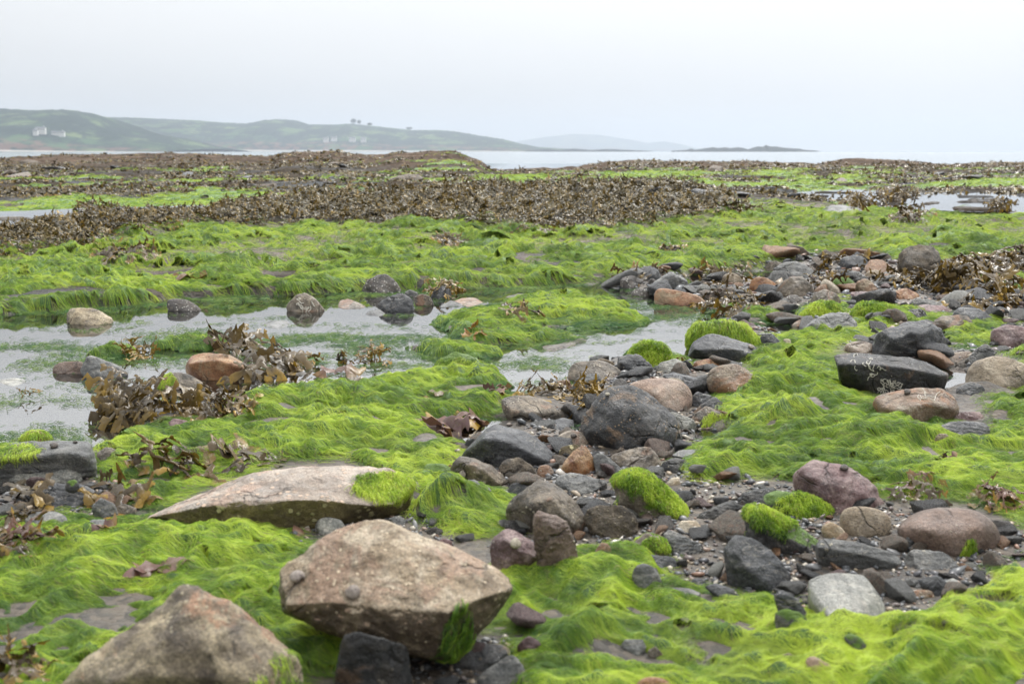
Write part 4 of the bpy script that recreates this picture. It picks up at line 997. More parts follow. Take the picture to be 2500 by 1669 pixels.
# left edge ledge and slates
S('ss','long dark ledge entering at the left edge with pale barnacled rim','slateg',[(-60,1185),(-60,1105),(0,1086),(100,1083),(190,1077),(215,1080),(226,1105),(231,1132),(200,1157),(150,1152),(60,1167),(0,1182)],
  ridge=[(0,1118,.0),(110,1112,.0),(205,1100,.08)], key='ledge', p=50, D=.5, amp=.03)
S('ba','light grey bedded rock in front of the long dark ledge','pale',[(19,1178),(35,1160),(80,1139),(130,1137),(180,1150),(194,1167),(150,1182),(80,1184),(30,1192)], strata=1.0)
S('ss','blue grey slate under the light grey bedded rock','slate',[(58,1205),(75,1186),(120,1182),(200,1190),(229,1202),(225,1227),(180,1242),(110,1245),(85,1222)])
S('rc','smooth blue grey oval slate near the left edge','slateg',[(55,1267),(75,1250),(130,1243),(165,1260),(169,1277),(120,1290),(70,1277)], flat=.55)
S('fs','small grey flat slate at the algae edge, lower left','slateg',[(198,1287),(225,1268),(263,1268),(250,1287),(215,1294)])
S('aa','square grey stone under hanging wrack, left','slateg',[(224,1230),(240,1215),(275,1230),(286,1257),(260,1272),(230,1252)])
S('aa','smaller brown grey stone touching the square grey stone','browngrey',[(280,1242),(300,1229),(330,1240),(326,1264),(295,1264)])
S('ba','speckled stone between the ledge and the green mound','browngrey',[(238,1107),(255,1092),(285,1095),(294,1108),(270,1124),(248,1122)])
S('rp','small black green pebble on the bedded rock','mossyd',[(157,1188),(165,1172),(185,1169),(193,1182),(175,1192)], lift=.04)
# middle right stone field
S('fa','flat grey stone where the channel opens','slateg',[(1489,685),(1500,674),(1514,676),(1516,688)])
S('ba','speckled dark rock under wrack at the channel head','whitespeck',[(1515,692),(1522,678),(1540,672),(1565,683),(1580,699),(1550,704),(1530,702)])
S('fa','low dark rock in front of the speckled dark rock','slate',[(1484,702),(1500,694),(1535,697),(1541,706),(1500,708)])
S('as','large grey angular rock with flat sloping side above the log shaped stone','slateg',[(1572,708),(1600,690),(1638,664),(1655,667),(1682,690),(1681,712),(1650,716),(1590,714)], ridge=[(1640,672,.1),(1625,704,.02)], p=44)
S('ra','small speckled rock at the waterline left of the log shaped stone','whitespeck',[(1540,717),(1550,704),(1570,703),(1588,714),(1586,725),(1550,725)])
S('rb','log shaped stone with orange end lying in the water','rust',[(1590,725),(1595,705),(1612,700),(1650,707),(1700,717),(1729,735),(1715,748),(1650,740),(1600,737)], key='log', D=.35)
S('rc','tan round cobble amid brown wrack','oval',[(1759,690),(1765,672),(1785,663),(1805,672),(1818,690),(1790,696)])
S('rb','rounded orange rock amid the stones','rust',[(1827,699),(1835,680),(1855,673),(1880,680),(1904,698),(1895,714),(1875,719),(1840,707)])
S('aa','black stone left of the rounded orange rock','black',[(1716,716),(1730,698),(1750,694),(1753,714)])
S('ra','brown grey stone between the log and the rounded orange rock','browngrey',[(1755,722),(1768,702),(1790,698),(1800,720),(1780,730)])
S('rc','round brown cobble at the top edge of the stone field','browngrey',[(1867,657),(1875,640),(1895,636),(1915,645),(1905,664)])
S('bb','pale fronted grey boulder behind the rounded orange rock','slateg',[(1890,657),(1920,642),(1945,638),(1977,655),(1999,677),(1975,682),(1925,672)])
S('rb','smooth black boulder on the green bank','slate',[(2049,643),(2052,628),(2075,623),(2105,622),(2117,635),(2135,659),(2110,659),(2060,648)])
S('ra','small blue grey stone below the smooth black boulder','slateg',[(2065,672),(2080,660),(2100,663),(2112,680),(2085,684)])
S('rc','tan cobble in the row below the conglomerate block','oval',[(2109,675),(2120,660),(2145,658),(2157,668),(2140,680)])
S('rc','brown cobble right of the tan cobble','brown',[(2142,684),(2150,670),(2170,667),(2182,680),(2160,689)])
S('rb','grey domed rock with an algae apron','mossy',[(2029,693),(2040,678),(2065,673),(2090,690),(2094,708),(2050,708)])
S('bb','cream and orange banded stone right of the grey domed rock','tan',[(2091,703),(2095,685),(2115,681),(2137,697),(2147,714),(2130,720),(2100,713)])
S('ab','large charcoal boulder right of the rounded orange rock','browngrey',[(1897,714),(1905,692),(1930,680),(1960,676),(1977,695),(1989,717),(1960,727),(1915,722)])
S('fs','pale slate slab sloping into the algae below the rounded orange rock','slateg',[(1824,724),(1840,713),(1865,710),(1897,730),(1920,747),(1890,752),(1850,740)])
S('ra','dark speckled stone below the large charcoal boulder','whitespeck',[(1911,734),(1925,720),(1945,718),(1959,732),(1940,742)])
S('aa','brown jagged rock with wrack on it','browngrey',[(1979,738),(1990,718),(2015,707),(2040,720),(2054,740),(2010,747)])
S('rb','reddish rock under olive wrack right of centre field','rust',[(2181,724),(2190,707),(2215,702),(2247,720),(2230,732),(2200,732)])
S('ss','long thin purple grey stone like a stick','purple',[(2076,720),(2085,711),(2120,714),(2150,724),(2182,729),(2170,735),(2110,730)])
S('bb','smooth light grey boulder with tan veins in the stone field','slateg',[(1958,808),(1985,785),(2020,768),(2067,764),(2097,785),(2092,802),(2065,815),(2020,802),(1985,808)], p=12)
S('rc','small brown cobble left of the veined light grey boulder','brown',[(1933,792),(1950,780),(1970,779),(1982,792),(1955,799)])
S('mb','algae draped stone above the veined light grey boulder','mossy',[(1950,774),(1980,755),(2000,740),(2025,737),(2057,755),(2052,770),(2000,777)], key='drape1')
S('ms','slate with thick algae top in the stone field','mossyd',[(2079,773),(2095,750),(2110,737),(2160,744),(2197,755),(2182,772),(2120,780)], key='drape2')
S('ss','flat grey slate with jagged rim','slateg',[(2224,742),(2235,728),(2280,734),(2312,745),(2290,754)])
S('aa','dark purple angular stone below the jagged rim slate','purple',[(2234,758),(2250,745),(2300,747),(2329,760),(2280,768)])
S('aa','black angular stone above the square brown boulder','black',[(2207,773),(2220,758),(2250,754),(2267,775),(2240,780)])
S('bb','square brown boulder in the right stone field','browngrey',[(2282,803),(2285,783),(2300,773),(2360,770),(2372,785),(2375,799),(2330,803)], p=26)
S('ab','dark olive boulder behind the square brown boulder','slate',[(2324,773),(2345,752),(2390,754),(2427,780),(2422,791),(2380,788)])
S('ss','blue black slate below the large wrack pile','slate',[(2349,753),(2365,735),(2430,739),(2440,750),(2400,759)])
S('rc','tan and brown oval cobble on top of the black worm tube boulder rim','brown',[(2058,858),(2065,840),(2100,830),(2130,838),(2150,856),(2110,865)])
S('ss','black pointed slate by the small bright pool','slate',[(2332,963),(2345,948),(2370,932),(2395,940),(2404,950),(2370,964),(2345,967)])
S('ab','dark maroon boulder cut off by the right edge','purple',[(2425,833),(2430,802),(2452,793),(2515,806),(2525,853),(2470,843)])
S('sa','grey green striped stone below the maroon boulder','slateg',[(2359,878),(2390,850),(2410,839),(2430,860),(2422,874),(2380,887)])
S('aa','brown flaky stone left of the striped stone','brown',[(2303,882),(2330,861),(2370,859),(2377,880),(2340,889)])
S('aa','dark purple flat stone behind the round banded slate','purple',[(2328,1022),(2345,1007),(2390,1007),(2407,1022),(2395,1032)])
S('rb','round banded dark slate right of the brown sandstone boulder','slate',[(2288,1047),(2320,1029),(2380,1026),(2417,1035),(2422,1055),(2395,1082),(2340,1080),(2310,1064)], strata=1.2, p=12)
S('rp','oval grey brown pebble at the foot of the round banded slate','oval',[(2281,1072),(2290,1058),(2310,1057),(2323,1072),(2315,1081)])
S('ra','small tan stone left of the black worm tube boulder','tan',[(1905,840),(1915,826),(1930,828),(1935,842)])
S('ra','small dark stone by the thatched boulder','slate',[(1848,842),(1860,815),(1885,812),(1910,838),(1890,846)])
# far
S('aa','dark rock beyond the brown wrack bank','slate',[(1687,480),(1690,465),(1705,462),(1730,470),(1760,468),(1787,480)])
S('fa','grey flat stone beyond the right green bank','slateg',[(2013,528),(2030,503),(2060,500),(2100,510),(2122,532)])
S('fa','pinkish flat stone at the far left edge','pink',[(-30,577),(-20,558),(15,562),(35,580)])
S('fa','grey slab among distant wrack, centre left','slateg',[(880,480),(885,462),(920,458),(942,478)])

# ------------------------------------------------------------------ picking points on stones
_bvh = {}
def bvh(key):
    if key not in _bvh:
        o, V, F = ROCKS[key]
        _bvh[key] = BVHTree.FromPolygons([tuple(v) for v in V], [tuple(int(i) for i in f) for f in F])
    return _bvh[key]
def pick(u, v, key=None):
    x, y, z = ray(u, v); d = Vector((float(x), float(y), float(z))).normalized()
    best = None
    for k in ([key] if isinstance(key, str) else (key or [])):
        loc, nr, i, dist = bvh(k).ray_cast(Vector((0, 0, CAM_H)), d)
        if loc is not None and (best is None or dist < best[2]): best = (np.array(loc), np.array(nr), dist)
    if best is None:
        p = hit(u, v); return p, np.array((0, 0, 1.0))
    n_ = best[1]
    if n_ @ np.array(d) > 0: n_ = -n_
    return best[0], n_

# ------------------------------------------------------------------ algae growing on stones
def coat(key, n, ln, rad, nz=0.2, seed=0, box=None, stand=0.004, nfreq=9.0, nthr=-1.0, wet=0.05, spread=0.5):
    o, V, F = ROCKS[key]; tree = bvh(key); r = np.random.default_rng(seed + 50)
    a, b, c = V[F[:, 0]], V[F[:, 1]], V[F[:, 2]]
    nr = np.cross(b - a, c - a); ar = np.linalg.norm(nr, axis=1); nr /= ar[:, None] + 1e-12
    cen = (a + b + c) / 3
    ok = (nr[:, 2] > nz + 0.25 * fbm3(cen * nfreq, 2, 9)) & (fbm3(cen * nfreq, 3, 4) > nthr)
    # leave out what lies below the ground
    ok &= cen[:, 2] > look(H, cen[:, 0], cen[:, 1]) - 0.01
    if box is not None:
        d = cen - np.array((0, 0, CAM_H)); yy = d[:, 1] * cp - d[:, 2] * sp; up = d[:, 1] * sp + d[:, 2] * cp
        u = 1250 + FPX * d[:, 0] / yy; v = 834.5 - FPX * up / yy
        m = np.zeros(len(u), bool)
        for (u0, v0, u1, v1) in box:
            w_ = 8 * fbm3(cen * 25, 2, 3)
            m |= (((u - (u0 + u1) / 2) / ((u1 - u0) / 2)) ** 2 + ((v - (v0 + v1) / 2) / ((v1 - v0) / 2)) ** 2 < 1 + 0.1 * w_)
        ok &= m
    ids = np.where(ok)[0]
    if len(ids) == 0: return
    pid = r.choice(ids, n, p=ar[ids] / ar[ids].sum())
    w1, w2 = r.random(n), r.random(n); fl = w1 + w2 > 1; w1[fl] = 1 - w1[fl]; w2[fl] = 1 - w2[fl]
    p = a[pid] + (b[pid] - a[pid]) * w1[:, None] + (c[pid] - a[pid]) * w2[:, None]
    k = 6; P = np.zeros((n, k, 3)); q = p.copy(); nn = nr[pid].copy()
    az = r.normal(0, spread, n)
    L = ln * r.uniform(0.5, 1.3, n)
    for i in range(k):
        P[:, i] = q + nn * (stand * r.uniform(0.2, 1.2, n) * (0.3 + math.sin(i / (k - 1) * 3.1)))[:, None] - (0 if i else 1) * nn * 0.002
        g = np.array([0.0, -0.25, -1.0])[None, :]
        t = g - nn * (nn @ g[0])[:, None]; t /= np.linalg.norm(t, axis=1)[:, None] + 1e-6
        s_ = np.cross(nn, t)
        t = t * np.cos(az)[:, None] + s_ * np.sin(az)[:, None]; az = az * 0.8 + r.normal(0, 0.15, n)
        q = q + t * (L / k)[:, None]
        for j in range(n):
            loc, n2_, _, _ = tree.find_nearest(Vector(q[j]))
            if loc is not None:
                q[j] = loc; nn[j] = n2_
    gz = look(TOP, P[:, :, 0].ravel(), P[:, :, 1].ravel()).reshape(n, k)
    P[:, :, 2] = np.maximum(P[:, :, 2], gz - 0.004)
    col = algae_color(p[:, 0], p[:, 1], n, np.full(n, wet))
    cc = np.array(o.location)
    strands('algae_coat', P - cc[None, None, :], rad * r.uniform(0.7, 1.3, n), col, parent=o)

print('coats')
coat('thatch', 5200, 0.09, 0.0008, -0.35, 1, stand=0.012, spread=0.25)
coat('ball', 3000, 0.05, 0.0007, -0.5, 2, stand=0.012, spread=0.8)
coat('mlong', 3800, 0.02, 0.0005, 0.30, 6, stand=0.005, nthr=-0.35)
coat('mcap', 2600, 0.016, 0.0004, 0.25, 7, stand=0.005, box=[(1800, 1215, 1935, 1330)])
coat('mcap2', 2600, 0.018, 0.0004, 0.2, 8, stand=0.005, box=[(1895, 1195, 2035, 1265)])
coat('skirt', 1500, 0.03, 0.0006, -0.6, 9, box=[(1050, 872, 1170, 910)], wet=0.3)
coat('drape1', 1800, 0.06, 0.0009, -0.1, 10, stand=0.012)
coat('drape2', 1600, 0.05, 0.0009, 0.1, 11, stand=0.012)
coat('slab', 3000, 0.03, 0.0005, 0.5, 12, box=[(860, 1150, 1060, 1212)], stand=0.005, nthr=-0.3)
coat('perch', 700, 0.05, 0.0006, -0.9, 13, box=[(1095, 1465, 1160, 1600)], spread=0.2, wet=0.4)
coat('front', 600, 0.03, 0.0005, -0.9, 14, box=[(640, 1585, 710, 1630), (600, 1640, 760, 1700)], spread=0.4)
coat('redb', 500, 0.03, 0.0005, -0.9, 15, box=[(2355, 1310, 2385, 1365)], spread=0.25)
coat('tangreen', 900, 0.02, 0.0005, 0.0, 16, box=[(1565, 1300, 1645, 1340)])
coat('smooth', 700, 0.03, 0.0006, -0.6, 17, box=[(370, 905, 425, 950)])
coat('gold', 700, 0.04, 0.0006, -0.2, 18, box=[(40, 1045, 130, 1068)])
coat('trail', 800, 0.04, 0.0005, -0.5, 19, box=[(1715, 1000, 1775, 1050)])
coat('ledge', 1500, 0.03, 0.0005, 0.5, 20, box=[(-60, 1080, 110, 1116)])

# ------------------------------------------------------------------ worm tubes and snails
cm_ = NT('chalk white tube'); cm_.b.inputs['Base Color'].default_value = (0.50, 0.48, 0.41, 1); cm_.b.inputs['Roughness'].default_value = 0.6
def tubes(key, spots, rad, seed, step=3.2, col=None):
    r = np.random.default_rng(seed); Ps = []
    k = 8
    for (u0, v0, su, sv, n) in spots:
        for _ in range(n):
            u, v = r.normal(u0, su), r.normal(v0, sv); a = r.uniform(0, 6.28); c_ = r.normal(0, 0.55)
            pts = []
            for i in range(k):
                p, nn = pick(u, v, key); pts.append(p + nn * rad * 0.8)
                a += c_ + r.normal(0, 0.35); st = step * r.uniform(0.7, 1.3)
                u += math.cos(a) * st; v += math.sin(a) * st * 0.9
            pts = np.array(pts)
            if np.abs(np.diff(pts, axis=0)).max() < 0.05: Ps.append(pts)
    if not Ps: return
    P = np.array(Ps); o = ROCKS[key][0]
    n = len(P)
    cu = bpy.data.hair_curves.new('worm_tubes'); cu.add_curves([k] * n)
    cu.attributes['position'].data.foreach_set('vector', (P - np.array(o.location)).astype(np.float32).ravel())
    ra = cu.attributes.get('radius') or cu.attributes.new('radius', 'FLOAT', 'POINT')
    ra.data.foreach_set('value', np.full(n * k, rad, np.float32))
    cu.materials.append(cm_.m)
    link(bpy.data.objects.new('worm_tubes', cu), o)
tubes('worm', [(2087, 882, 3, 6, 3), (2128, 893, 8, 7, 9), (2130, 915, 7, 7, 5), (2160, 938, 17, 9, 22), (2180, 950, 15, 6, 20)], 0.0011, 3, 2.6)
tubes('brownb', [(2268, 970, 14, 4, 6)], 0.0008, 4)
tubes('peak', [(740, 740, 15, 10, 14)], 0.0022, 5, 2.4)

def snail_mesh():
    V = []; F = []; nu_, nv_ = 20, 40
    for i in range(nv_ + 1):
        t = i / nv_; a = t * 2 * math.pi * 2.6
        rr = 0.40 * (1 - t) ** 0.75 + 0.02; cr = (1 - t) * 0.20
        cx, cy, cz = cr * math.cos(a), cr * math.sin(a), 0.30 + 0.42 * t
        for j in range(nu_):
            b = j / nu_ * 2 * math.pi
            V.append((cx + rr * math.cos(b) * math.cos(a), cy + rr * math.cos(b) * math.sin(a), cz + rr * math.sin(b) * 0.9))
    for i in range(nv_):
        for j in range(nu_):
            F.append((i * nu_ + j, i * nu_ + (j + 1) % nu_, (i + 1) * nu_ + (j + 1) % nu_, (i + 1) * nu_ + j))
    V.append((0.42, 0, 0.28)); c0 = len(V) - 1
    V.append((0, 0, 0.95)); c1 = len(V) - 1
    me_ = bpy.data.meshes.new('snail'); me_.from_pydata(V, [], F + [(c0, (j + 1) % nu_, j, j) [:3] for j in range(nu_)] + [(c1, nv_ * nu_ + j, nv_ * nu_ + (j + 1) % nu_) for j in range(nu_)])
    for p_ in me_.polygons: p_.use_smooth = True
    return me_
def snail_mat(name, a, b):
    t = NT(name); P = t.n('ShaderNodeTexCoord').outputs['Object']
    t.l(t.mix(t.mrange(t.noise(P, 4, 5), 0.4, 0.6), a, b), t.b.inputs['Base Color']); t.b.inputs['Roughness'].default_value = 0.4
    t.bump(t.noise(P, 14, 4), 0.4, 0.05); return t.m
SN = {}
for nm, a, b in (('g', (0.30, 0.26, 0.22), (0.16, 0.13, 0.115)), ('d', (0.085, 0.065, 0.05), (0.04, 0.035, 0.03)), ('p', (0.42, 0.38, 0.29), (0.25, 0.22, 0.16))):
    m_ = snail_mesh(); m_.materials.append(snail_mat('snail shell ' + nm, a, b)); SN[nm] = m_
for (u, v, key, kind, size, lab) in [
    (727, 1410, 'perch', 'g', 0.024, 'grey snail on the left corner of the big tan boulder'),
    (866, 1442, 'perch', 'g', 0.024, 'grey snail with dark opening near the middle of the big tan boulder'),
    (1258, 1326, 'psnail', 'p', 0.022, 'pale snail on the purple rock'),
    (1243, 1036, 'wedge', 'g', 0.018, 'snail on the top edge of the dark wedge boulder'),
    (1400, 1062, 'sn2', 'd', 0.017, 'dark snail on the low purple grey rock'),
    (131, 1088, 'ledge', 'd', 0.022, 'dark snail on top of the long left ledge'),
    (183, 1078, 'ledge', 'd', 0.012, 'tiny snail near the right end of the long left ledge'),
    (1484, 960, 'dark', 'p', 0.013, 'tiny pale snail on the ochre spotted dark boulder'),
    (2214, 955, 'brownb', 'd', 0.022, 'dark snail on the top of the brown sandstone boulder'),
    (1833, 846, 'dblue', 'g', 0.026, 'grey snail on the right shoulder of the dark blue grey boulder'),
    (1133, 1155, 'blk', 'g', 0.020, 'grey snail on the left grey block below the dark wedge boulder'),
    (1496, 882, 'chan', 'd', 0.016, 'dark snail on the tan and brown boulder at the channel edge'),
    (2060, 1141, 'purp', 'd', 0.020, 'dark snail at the top of the purple red boulder')]:
    P, nn = pick(u, v + 4, key)
    o = bpy.data.objects.new('snail', SN[kind]); link(o)
    o.location = P; o.scale = (size * .9, size * .9, size * .75)
    q = Vector(nn).to_track_quat('Z', 'Y'); o.rotation_mode = 'QUATERNION'
    o.rotation_quaternion = q @ Matrix.Rotation(u * 0.7, 3, 'Z').to_quaternion()
    tag(o, lab, 'snail', 'snails on the stones')

# ------------------------------------------------------------------ gravel and pebbles
print('gravel')
bs = np.clip(bare * 1.1, 0, 1) * (1 - ss(0.45, 0.6, gm)) * (pl < 0.5)
def sample(n_try, dens, y0, y1, seed, ur=0.62, pw=1.0):
    r = np.random.default_rng(seed)
    y = np.exp(math.log(y0) + (math.log(y1) - math.log(y0)) * r.random(n_try) ** pw); x = r.uniform(-ur, ur, n_try) * y
    k_ = r.random(n_try) < look(dens, x, y)
    return x[k_], y[k_], r
gx, gy_, r = sample(80000, bs, 1.3, 12.0, 5)
gx, gy_ = gx[:30000], gy_[:30000]; n = len(gx)
BV, BF = ico(1)
sz = np.clip(0.0042 * (gy_ / 2.5) ** 0.8 * np.exp(r.normal(0, 0.45, n)), 0.0015, 0.03)
Vv = BV[None] * (1 + 0.22 * r.normal(size=(n, len(BV), 1))) * np.stack([r.uniform(0.8, 1.6, n), r.uniform(0.6, 1.1, n), r.uniform(0.35, 0.8, n)], -1)[:, None, :] * sz[:, None, None]
a = r.uniform(0, 6.28, n); ca, sa_ = np.cos(a)[:, None], np.sin(a)[:, None]
X = Vv[..., 0] * ca - Vv[..., 1] * sa_ + gx[:, None]; Y = Vv[..., 0] * sa_ + Vv[..., 1] * ca + gy_[:, None]
Z = Vv[..., 2] + (Vv[..., 0] * r.normal(0, 0.3, n)[:, None]) + (look(H, gx, gy_) + sz * 0.25)[:, None]
pal = np.array([(0.06, 0.065, 0.07), (0.10, 0.105, 0.11), (0.18, 0.18, 0.18), (0.045, 0.045, 0.05), (0.30, 0.24, 0.17), (0.22, 0.13, 0.09), (0.42, 0.38, 0.31), (0.15, 0.12, 0.11), (0.60, 0.56, 0.50), (0.22, 0.16, 0.12)])
gc = pal[r.choice(len(pal), n, p=[.19, .18, .14, .13, .08, .05, .06, .09, .03, .05])] * r.uniform(0.8, 1.2, (n, 1))
gm_ = NT('gravel'); gm_.l(gm_.attr('col', 'Color'), gm_.b.inputs['Base Color']); gm_.b.inputs['Roughness'].default_value = 0.38
gF = (BF[None] + (np.arange(n) * len(BV))[:, None, None]).reshape(-1, 3)
tag(mesh_np('gravel', np.stack([X, Y, Z], -1).reshape(-1, 3), gF, gm_.m, attrs={'col': np.repeat(gc, len(BV), 0)}),
    'wet grey and brown shingle and grit between the stones', 'gravel', kind='stuff')

kinds = [('slate', 'dark slate pebble lying in the gravel between the bigger stones'), ('slateg', 'grey slate pebble lying in the gravel between the bigger stones'),
         ('browngrey', 'brown grey pebble lying in the gravel between the bigger stones'), ('rust', 'rusty orange pebble lying in the gravel between the bigger stones'),
         ('cream', 'cream white pebble lying in the gravel between the bigger stones'), ('purple', 'purple brown pebble lying in the gravel between the bigger stones'),
         ('pale', 'pale grey pebble lying in the gravel between the bigger stones'), ('black', 'black pebble lying in the gravel between the bigger stones')]
pm = {}
for kk, (mk, _) in enumerate(kinds):
    for sh in range(3):
        rq = np.random.default_rng(kk * 10 + sh)
        pts = rq.normal(size=(14, 3)); pts /= np.linalg.norm(pts, axis=1)[:, None]; pts *= np.array([1.3, 0.9, 0.5 if sh else 0.7])
        V, F, c, s = hull_rock(pts, 3, 10 if sh == 1 else 24, 0.04, kk * 7 + sh)
        me = bpy.data.meshes.new('pebble'); me.from_pydata([tuple(v) for v in V], [], [tuple(int(i) for i in f) for f in F])
        me.polygons.foreach_set('use_smooth', np.ones(len(F), bool)); me.materials.append(M[mk]); pm[kk, sh] = me
gx, gy_, r = sample(4000, bs, 1.5, 9.5, 8, 0.50)
m_in = (np.abs(gx / gy_) < 0.46)
gx, gy_ = gx[m_in][:290], gy_[m_in][:290]
for x, y in zip(gx, gy_):
    kk = int(r.choice(8, p=[.24, .24, .14, .06, .05, .08, .09, .10])); sh = int(r.integers(3))
    o = bpy.data.objects.new('pebble', pm[kk, sh]); link(o)
    s_ = 0.0135 * (y / 2.4) ** 0.85 * math.exp(r.normal(0, 0.50))
    o.scale = (s_ * r.uniform(.8, 1.4), s_ * r.uniform(.8, 1.2), s_); o.rotation_euler = (r.normal(0, .3), r.normal(0, .3), r.uniform(0, 6.28))
    o.location = (x, y, float(look(TOP, np.array(x), np.array(y))) + s_ * 0.30)
    tag(o, kinds[kk][1], 'pebble', 'loose pebbles: ' + kinds[kk][1].split(' pebble')[0])

fill = [('slate', 'angular dark slate stone wedged among the bigger stones'), ('slateg', 'angular grey slate stone wedged among the bigger stones'),
        ('black', 'angular black stone wedged among the bigger stones'), ('browngrey', 'angular brown grey stone wedged among the bigger stones'),
        ('rust', 'rust coloured stone wedged among the bigger stones'), ('redbrown', 'red brown stone wedged among the bigger stones'),
        ('purple', 'purplish stone wedged among the bigger stones'), ('whitespeck', 'barnacle dotted stone wedged among the bigger stones')]
fm = {}
for kk, (mk, _) in enumerate(fill):
    for sh in range(4):
        rq = np.random.default_rng(900 + kk * 10 + sh)
        pts = rq.normal(size=(11, 3)); pts /= np.linalg.norm(pts, axis=1)[:, None]; pts *= np.array([1.3, 0.85, (0.35, 0.5, 0.65, 0.8)[sh]])
        V, F, c, s_ = hull_rock(pts, 4, 160, 0.045, kk * 17 + sh, 1.0 if mk.startswith('slate') else 0.0, 8, 1.0, 1.3)
        me = bpy.data.meshes.new('stone'); me.from_pydata([tuple(v) for v in V], [], [tuple(int(i) for i in f) for f in F])
        me.polygons.foreach_set('use_smooth', np.ones(len(F), bool)); me.materials.append(M[mk]); fm[kk, sh] = me
big = [(float(o_.location[0]), float(o_.location[1]), 0.36 * float(V_[:, 0].max() - V_[:, 0].min())) for o_, V_, F_ in ROCKS.values()]
gx, gy_, r = sample(14000, bs, 1.6, 10.5, 88, 0.55, 0.8)
cnt = 0
for x, y in zip(gx, gy_):
    if cnt >= 300: break
    s_ = 0.030 * (y / 3.0) ** 0.75 * math.exp(r.normal(0, 0.35))
    if any((x - a_) ** 2 + (y - b_) ** 2 < (c_ + s_ * 0.45) ** 2 for a_, b_, c_ in big): continue
    big.append((x, y, s_ * 0.55)); cnt += 1
    kk = int(r.choice(8, p=[.22, .20, .12, .18, .08, .08, .05, .07])); sh = int(r.integers(4))
    o = bpy.data.objects.new('stone', fm[kk, sh]); link(o)
    o.scale = (s_ * r.uniform(.8, 1.3), s_ * r.uniform(.8, 1.3), s_ * r.uniform(.8, 1.2)); o.rotation_euler = (r.normal(0, .25), r.normal(0, .25), r.uniform(0, 6.28))
    o.location = (x, y, float(look(TOP, np.array(x), np.array(y))) + s_ * 0.28)
    tag(o, fill[kk][1], 'stone', 'filler stones: ' + fill[kk][1].split(' wedged')[0])

# ------------------------------------------------------------------ brown wrack
print('wrack')
def frond_template(seed, levels=3):
    r = np.random.default_rng(seed); V = []; F = []; T = []
    def seg(p, a, w, l, lev, t0):
        n = 4; base = len(V); rows = []
        for i in range(n):
            f = i / (n - 1); a2 = a + 0.25 * f * r.normal()
            q = p + np.array([math.cos(a2), math.sin(a2)]) * l * f
            ww = w * (1.0 + 0.35 * f) if lev < levels else w * (1.0 + 0.6 * math.sin(f * 2.2)) * (1 - 0.65 * max(0, f - 0.7) / 0.3)
            nn = np.array([-math.sin(a2), math.cos(a2)]) * ww * 0.5
            t = (t0 + f) / (levels + 1)
            for sd_, z in ((-1, 0.0), (0, 0.22 * ww), (1, 0.0)):
                V.append((*(q + nn * sd_ * (1 + 0.07 * r.normal() * abs(sd_))), z + 0.10 * ww * r.normal() + 0.02 * math.sin(9 * t + seed))); T.append(t)
        for i in range(n - 1):
            for j in range(2):
                b = base + i * 3 + j; F.append((b, b + 1, b + 4, b + 3))
        if lev < levels:
            for s_ in (-1, 1):
                if lev > 1 and r.random() < 0.2: continue
                seg(q, a + s_ * r.uniform(0.25, 0.6), w * 0.92, l * r.uniform(0.7, 1.0), lev + 1, t0 + 1)
    seg(np.array([0.0, 0.0]), 0.0, 0.085, 0.27, 0, 0)
    V = np.array(V); V /= V[:, 0].max()
    return V, np.array(F), np.array(T)
TP = [frond_template(s) for s in range(6)]; TPs = [frond_template(40 + s, 1) for s in range(5)]

